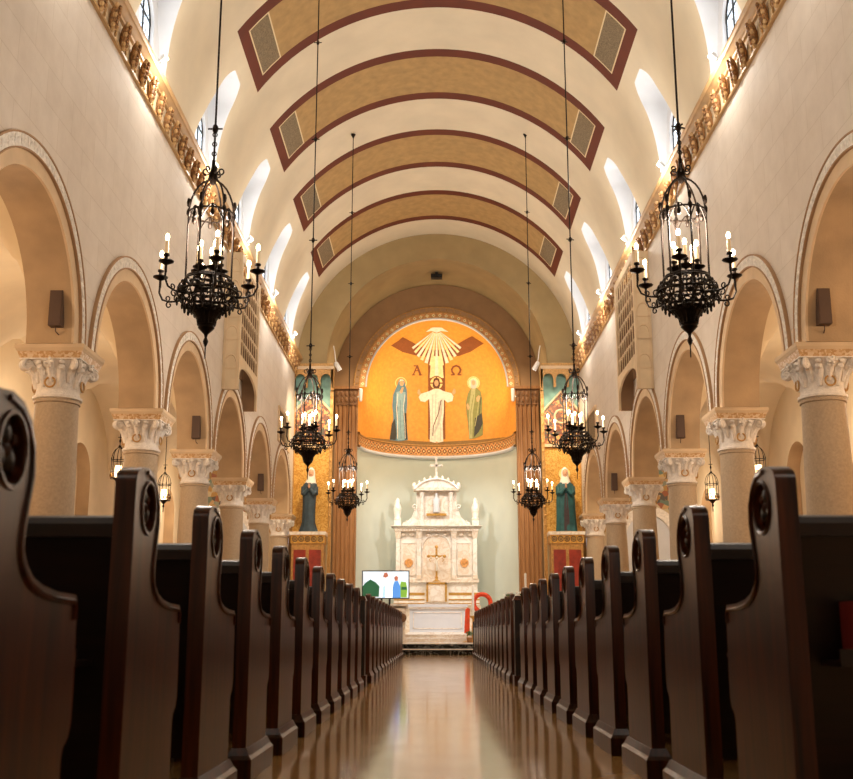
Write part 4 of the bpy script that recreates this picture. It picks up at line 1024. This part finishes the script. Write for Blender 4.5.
# crucifix on the tabernacle
t = thing('crucifix', 'gilded crucifix standing on the tabernacle of the white reredos', 'crucifix', (-.02, 38.5, 2.30))
b = MB(); b.box(-.035, .035, -.02, .02, .18, 1.2, 'altgold'); b.box(-.27, .27, -.02, .02, .86, .93, 'altgold')
for c in ((-.28, .895), (.28, .895), (0, 1.22)): b.sph((c[0], 0, c[1]), (.06, .03, .06), 'altgold', 8, 6)
b.tube([(-.2, 0, .7), (-.26, 0, .78), (-.18, 0, .83)], .015, 'altgold', 5); b.tube([(.2, 0, .7), (.26, 0, .78), (.18, 0, .83)], .015, 'altgold', 5); b.build('cross', t)
b = MB(); b.lathe([(.15, 0), (.15, .03), (.06, .07), (.04, .13), (.07, .16), (.03, .2)], 12, 'altgold'); b.build('base', t)
b = MB(); b.tube([(0, -.04, .38), (.01, -.05, .55), (0, -.05, .66), (0, -.045, .78)], [.02, .035, .035, .045], 'veil', 8)
for e in (-1, 1): b.tube([(e*.03, -.045, .77), (e*.12, -.04, .83), (e*.22, -.035, .89)], [.02, .015, .012], 'veil', 6)
b.sph((.01, -.06, .85), (.032, .035, .042), 'veil', 8, 6); b.build('corpus', t)
# free-standing altar
t = thing('altar_table', 'white marble altar table at the head of the aisle', 'altar', (0, 33.75, .53))
b = MB(); b.box(-.92, .92, -.4, .4, .80, .88, 'white'); b.frus(-.86, .86, -.35, .35, .74, -.92, .92, -.4, .4, .80, 'marble'); b.build('table_top', t)
b = MB(); b.box(-.84, .84, -.33, .33, .06, .74, 'white'); b.box(-.9, .9, -.38, .38, 0, .06, 'marble'); bd = b.build('base', t)
b = MB()
for q in ((-.74, .74, .15, .18), (-.74, .74, .62, .65), (-.74, -.71, .15, .65), (.71, .74, .15, .65)): b.box(q[0], q[1], -.345, -.33, q[2], q[3], 'marble')
b.build('panel_frame', bd)
b = MB(); b.prism([(-.55, .2), (-.3, .2), (-.18, .45), (0, .55), (.18, .45), (.3, .2), (.55, .2), (.45, .5), (.2, .6), (-.2, .6), (-.45, .5)], 'y', -.335, -.33, 'white'); b.build('carved_relief', bd)

# screen, lectern, drape, candle, flowers -----------------------------------------
t = thing('television', 'flat television showing people outdoors, on a stand left of the altar', 'television', (-1.52, 32.2, .30))
b = MB(); b.box(-.7, .7, -.0, .06, 1.24, 2.06, 'plastic'); b.build('casing', t)
def tvm(n, c, s=.85): M[n] = glow(n, c, s)
tvm('tv_sky', '#cfdde8', .7); tvm('tv_tree', '#1e5a3a', .5); tvm('tv_leaf', '#79a83a', .5); tvm('tv_white', '#f7f7f7', 1.0); tvm('tv_blue', '#4b86cf', .7); tvm('tv_skin', '#a8644c', .6); tvm('tv_pale', '#a9cbe2', .8)
b = MB()
def tp(pts, m, L): b.add([(x, -.004-.001*L, z) for x, z in pts], [tuple(range(len(pts)))], m)
tp([(-.67, 1.27), (.67, 1.27), (.67, 2.03), (-.67, 2.03)], 'tv_sky', 0)
tp([(-.67, 1.3), (-.2, 1.3), (-.18, 1.6), (-.3, 1.72), (-.45, 1.8), (-.6, 1.7), (-.67, 1.6)], 'tv_tree', 1)
tp([(.4, 1.28), (.62, 1.28), (.64, 1.5), (.6, 1.72), (.45, 1.74), (.4, 1.5)], 'tv_leaf', 1); tp([(.46, 1.5), (.62, 1.5), (.62, 1.58), (.46, 1.58)], 'tv_tree', 2)
tp([(-.12, 1.27), (.24, 1.27), (.22, 1.6), (.12, 1.82), (-.02, 1.85), (-.12, 1.7)], 'tv_white', 2); tp([(-.1, 1.27), (0, 1.27), (0, 1.65), (-.08, 1.6)], 'tv_pale', 3)
tp([(-.08, 1.88), (.0, 1.84), (.08, 1.9), (.04, 2.0), (-.04, 1.99)], 'tv_skin', 3)
tp([(.2, 1.27), (.44, 1.27), (.43, 1.6), (.36, 1.76), (.26, 1.74), (.2, 1.55)], 'tv_blue', 3); tp([(.27, 1.76), (.35, 1.76), (.37, 1.86), (.31, 1.91), (.25, 1.86)], 'tv_skin', 4)
tag(b.build('screen', t), 'lit picture of a white-robed and a blue-robed person by green shrubs')
b = MB()
for x in (-.12, .12): b.tube([(x, .04, .1), (x, .04, 1.3)], .03, 'plastic', 8)
b.box(-.45, .45, -.25, .3, 0, .05, 'plastic'); b.box(-.3, .3, -.1, .2, .05, .11, 'plastic'); b.build('stand', t)
t = thing('lectern', 'cream marble lectern with a dark round emblem, left of the altar', 'lectern', (-1.08, 31.2, .30))
b = MB(); b.box(-.22, .22, -.2, .2, 0, .08, 'marble2'); b.frus(-.15, .15, -.14, .14, .08, -.2, .2, -.18, .18, .95, 'marble2'); b.build('pedestal', t)
b = MB(); b.add([(-.25, -.22, 1.02), (.25, -.22, 1.02), (.25, .22, .92), (-.25, .22, .92), (-.25, -.22, 1.07), (.25, -.22, 1.07), (.25, .22, .97), (-.25, .22, .97)], [(3, 2, 1, 0), (4, 5, 6, 7), (0, 1, 5, 4), (1, 2, 6, 5), (2, 3, 7, 6), (3, 0, 4, 7)], 'marble'); b.build('book_rest', t)
b = MB(); b.lathe([(0, 0), (.11, 0), (.13, .015), (.11, .03), (.05, .035), (0, .05)], 18, 'bronzed', mx=Matrix.Translation((.08, -.19, .68)) @ Matrix.Rotation(PI/2, 4, 'X')); tag(b.build('emblem', t), 'dark bronze disc')
t = thing('ring_back_chair', 'vermilion draped seat with a large ring-shaped back, right of the altar', 'chair', (1.25, 32.05, .30))
b = MB(); b.torus((.05, 0, 1.12), .245, .065, 'vermilion', 'y', 28, 8); b.build('ring_back', t)
b = MB(); b.prism([(.27, 1.0), (.3, .85), (.1, .62), (-.2, .45), (-.25, .5), (-.22, .72), (-.12, .95), (.0, .88), (.15, .9)], 'y', -.06, .06, 'vermilion'); b.build('drape', t)
b = MB(); b.box(-.25, .3, -.1, .4, .38, .46, 'vermilion'); b.build('seat', t)
for x in (-.22, .27):
    for y in (-.06, .36): b = MB(); b.box(x-.025, x+.025, y-.025, y+.025, 0, .38, 'bronze'); b.build('leg', t)
t = thing('banner', 'narrow orange-red hanging cloth on a stand beside the altar corner', 'banner', (.86, 32.0, .30))
b = MB(); b.prism([(-.09, .26), (.07, .24), (.08, .95), (.02, .98), (-.05, .93)], 'y', -.02, .02, 'vermilion'); b.build('cloth', t)
b = MB(); b.tube([(0, .03, 0), (0, .03, 1.0)], .012, 'altgold', 6); b.lathe([(.12, 0), (.12, .02), (.02, .04)], 12, 'altgold', (0, .03, 0)); b.build('pole', t)
t = thing('paschal_candle', 'tall white candle on a gilt stand before the ring-backed chair', 'candle', (1.02, 31.6, .30))
b = MB(); b.lathe([(.035, .75), (.035, 1.6), (.01, 1.62)], 10, 'petal'); b.build('candle', t)
b = MB(); b.lathe([(.15, 0), (.15, .03), (.04, .08), (.03, .4), (.05, .45), (.03, .5), (.03, .66), (.09, .7), (.09, .73), (.04, .75)], 12, 'altgold'); b.build('stand', t)
t = thing('flower_pot', 'green potted plant on the step in front of the banner', 'plant', (.9, 31.35, .30))
b = MB(); b.lathe([(.06, 0), (.085, .14), (.075, .14)], 12, 'bronze'); b.build('pot', t)
b = MB(); random.seed(3)
for i in range(26):
    a = random.random()*6.28; r = random.random()*.1; mx = Matrix.Translation((r*math.cos(a), r*math.sin(a), .2+random.random()*.1)) @ Matrix.Rotation(a, 4, 'Z') @ Matrix.Rotation(.7, 4, 'Y')
    b.sph((0, 0, 0), (.05, .022, .008), 'green', 6, 4, mx)
b.build('foliage', t)
t = thing('processional_candle', 'white candle on a tall brass stand at the foot of the right pilaster', 'candle', (2.65, 33.0, .30))
b = MB(); b.lathe([(.035, 1.6), (.035, 2.0), (.01, 2.03)], 10, 'petal'); b.build('candle', t)
b = MB(); b.lathe([(.18, 0), (.18, .04), (.04, .1), (.025, .6), (.05, .66), (.025, .72), (.025, 1.4), (.1, 1.5), (.1, 1.54), (.04, 1.6)], 12, 'brass'); b.build('stand', t)
for x, y, lab in ((2.2, 33.9, 'white flowers in a pot on a pedestal right of the altar, nearer the altar'), (2.55, 33.7, 'white flowers in a pot on a pedestal right of the altar, farther from the altar')):
    t = thing('potted_flowers', lab, 'flowers', (x, y, .30), 'potted white flowers right of the altar')
    b = MB(); b.lathe([(.14, 0), (.14, .05), (.07, .1), (.07, .95), (.13, 1.0), (.13, 1.04)], 12, 'marble2'); b.build('pedestal', t)
    b = MB(); b.lathe([(.07, 1.04), (.1, 1.18), (.09, 1.18)], 12, 'bronze'); b.build('pot', t)
    b = MB()
    for i in range(40):
        a = random.random()*6.28; r = random.random()*.15; mx = Matrix.Translation((r*math.cos(a), r*math.sin(a), 1.22+random.random()*.2)) @ Matrix.Rotation(a, 4, 'Z') @ Matrix.Rotation(.6, 4, 'Y')
        b.sph((0, 0, 0), (.05, .02, .008), 'green', 6, 4, mx)
    b.build('foliage', t)
    b = MB()
    for i in range(14):
        a = random.random()*6.28; r = random.random()*.15; b.sph((r*math.cos(a), r*math.sin(a), 1.34+random.random()*.14), (.035, .035, .025), 'petal', 6, 5)
    b.build('blossom', t)

# ------------------------------------------------------------------ lights
def light(kind, name, loc, energy, color, size=.1, **k):
    l = bpy.data.lights.new(name, kind); l.energy = energy; l.color = lin(color)[:3]
    if kind in ('POINT', 'SPOT'): l.shadow_soft_size = size
    o = bpy.data.objects.new(name, l); COL.objects.link(o); o.location = loc
    if kind == 'AREA':
        l.shape = 'RECTANGLE'; l.size, l.size_y = size if isinstance(size, tuple) else (size, size)
    if 'aim' in k:
        o.rotation_euler = (Vector(k['aim'])-Vector(loc)).to_track_quat('-Z', 'Y').to_euler()
    if kind == 'SPOT':
        l.spot_size = math.radians(k.get('cone', 60)); l.spot_blend = k.get('blend', .6)
    return o
WARM = '#fff0e0'
for i, (x, y, z) in enumerate(CH): light('POINT', 'nave_light', (x, y, z+.35), 120, WARM, .2)
for sg, y in FL:
    light('SPOT', 'flood_light', (sg*4.25, y, 9.62), 85, '#fff8ee', .08, aim=(-sg*.5, y, 13.4), cone=150, blend=.8)
    light('POINT', 'flood_spill', (sg*4.1, y, 9.35), 58, '#fff8ee', .08)
for sg in (-1, 1):
    for yc in bays: light('POINT', 'aisle_lamp', (sg*7.05, yc-.3, 4.05), 85, '#ffe9d0', .12)
    light('SPOT', 'apse_lamp', (sg*2.45, YA+.1, 9.05), 300, '#ffecc8', .1, aim=(-sg*.6, 39.6, 9.4), cone=150, blend=.8)
    light('SPOT', 'altar_light', (sg*3.2, YE-.2, 8.9), 850, '#fff8f2', .12, aim=(-sg*.2, 38.6, 3.0), cone=60, blend=.7)
    light('SPOT', 'altar_light', (sg*4.0, 28.6, 9.3), 1500, '#fff8f2', .12, aim=(0, 33.4, .9), cone=26, blend=.7)  # added nave-side fill that whitens the altar front, no fixture
    light('SPOT', 'shrine_fill', (sg*3.0, YE-3.2, 8.9), 900, '#ffe9c6', .1, aim=(sg*4.0, YE, 6.0), cone=70, blend=.7)  # unseen fill added to lift the dark shrine and statue
    light('SPOT', 'pilaster_fill', (sg*1.2, YE-.4, 12.2), 1300, '#ffe6c2', .1, aim=(sg*3.3, YA, 5.5), cone=60, blend=.8)  # invented light brightening the pilasters, no lamp modelled at this point
for sg in (-1, 1): light('POINT', 'nave_light', (sg*2.3, 1.5, 4.35), 45, WARM, .2)   # added unseen fill pair for the near pews, no chandeliers hang here

w = bpy.data.worlds.new('world'); SC.world = w; w.use_nodes = True
w.node_tree.nodes['Background'].inputs[0].default_value = (.75, .85, 1, 1); w.node_tree.nodes['Background'].inputs[1].default_value = 1.0

# ------------------------------------------------------------------ camera
F, CX, CY, VPU, VPV = 1080., 426.5, 389.5, 435.5, 631.
pitch = math.atan((VPV-CY)/F); yaw = -math.atan((VPU-CX)/F/math.cos(pitch))
cam = bpy.data.cameras.new('camera'); co = bpy.data.objects.new('camera', cam); COL.objects.link(co)
f = Vector((math.sin(yaw)*math.cos(pitch), math.cos(yaw)*math.cos(pitch), math.sin(pitch))); r = Vector((math.cos(yaw), -math.sin(yaw), 0)); u = r.cross(f)
mw = Matrix((r, u, -f)).transposed().to_4x4(); mw.translation = Vector((-.045, 0, .62)); co.matrix_world = mw
cam.sensor_width = 36; cam.sensor_fit = 'HORIZONTAL'; cam.lens = 36*F/853; cam.clip_start = .05; cam.clip_end = 200
cam.dof.use_dof = True; cam.dof.focus_distance = 20; cam.dof.aperture_fstop = 5.6
SC.camera = co
SC.view_settings.view_transform = 'Standard'; SC.view_settings.look = 'None'; SC.view_settings.gamma = 1; SC.view_settings.use_curve_mapping = False
SC.view_settings.exposure = 0.15
SC.cycles.use_denoising = True
SC.cycles.max_bounces = 8; SC.cycles.diffuse_bounces = 4
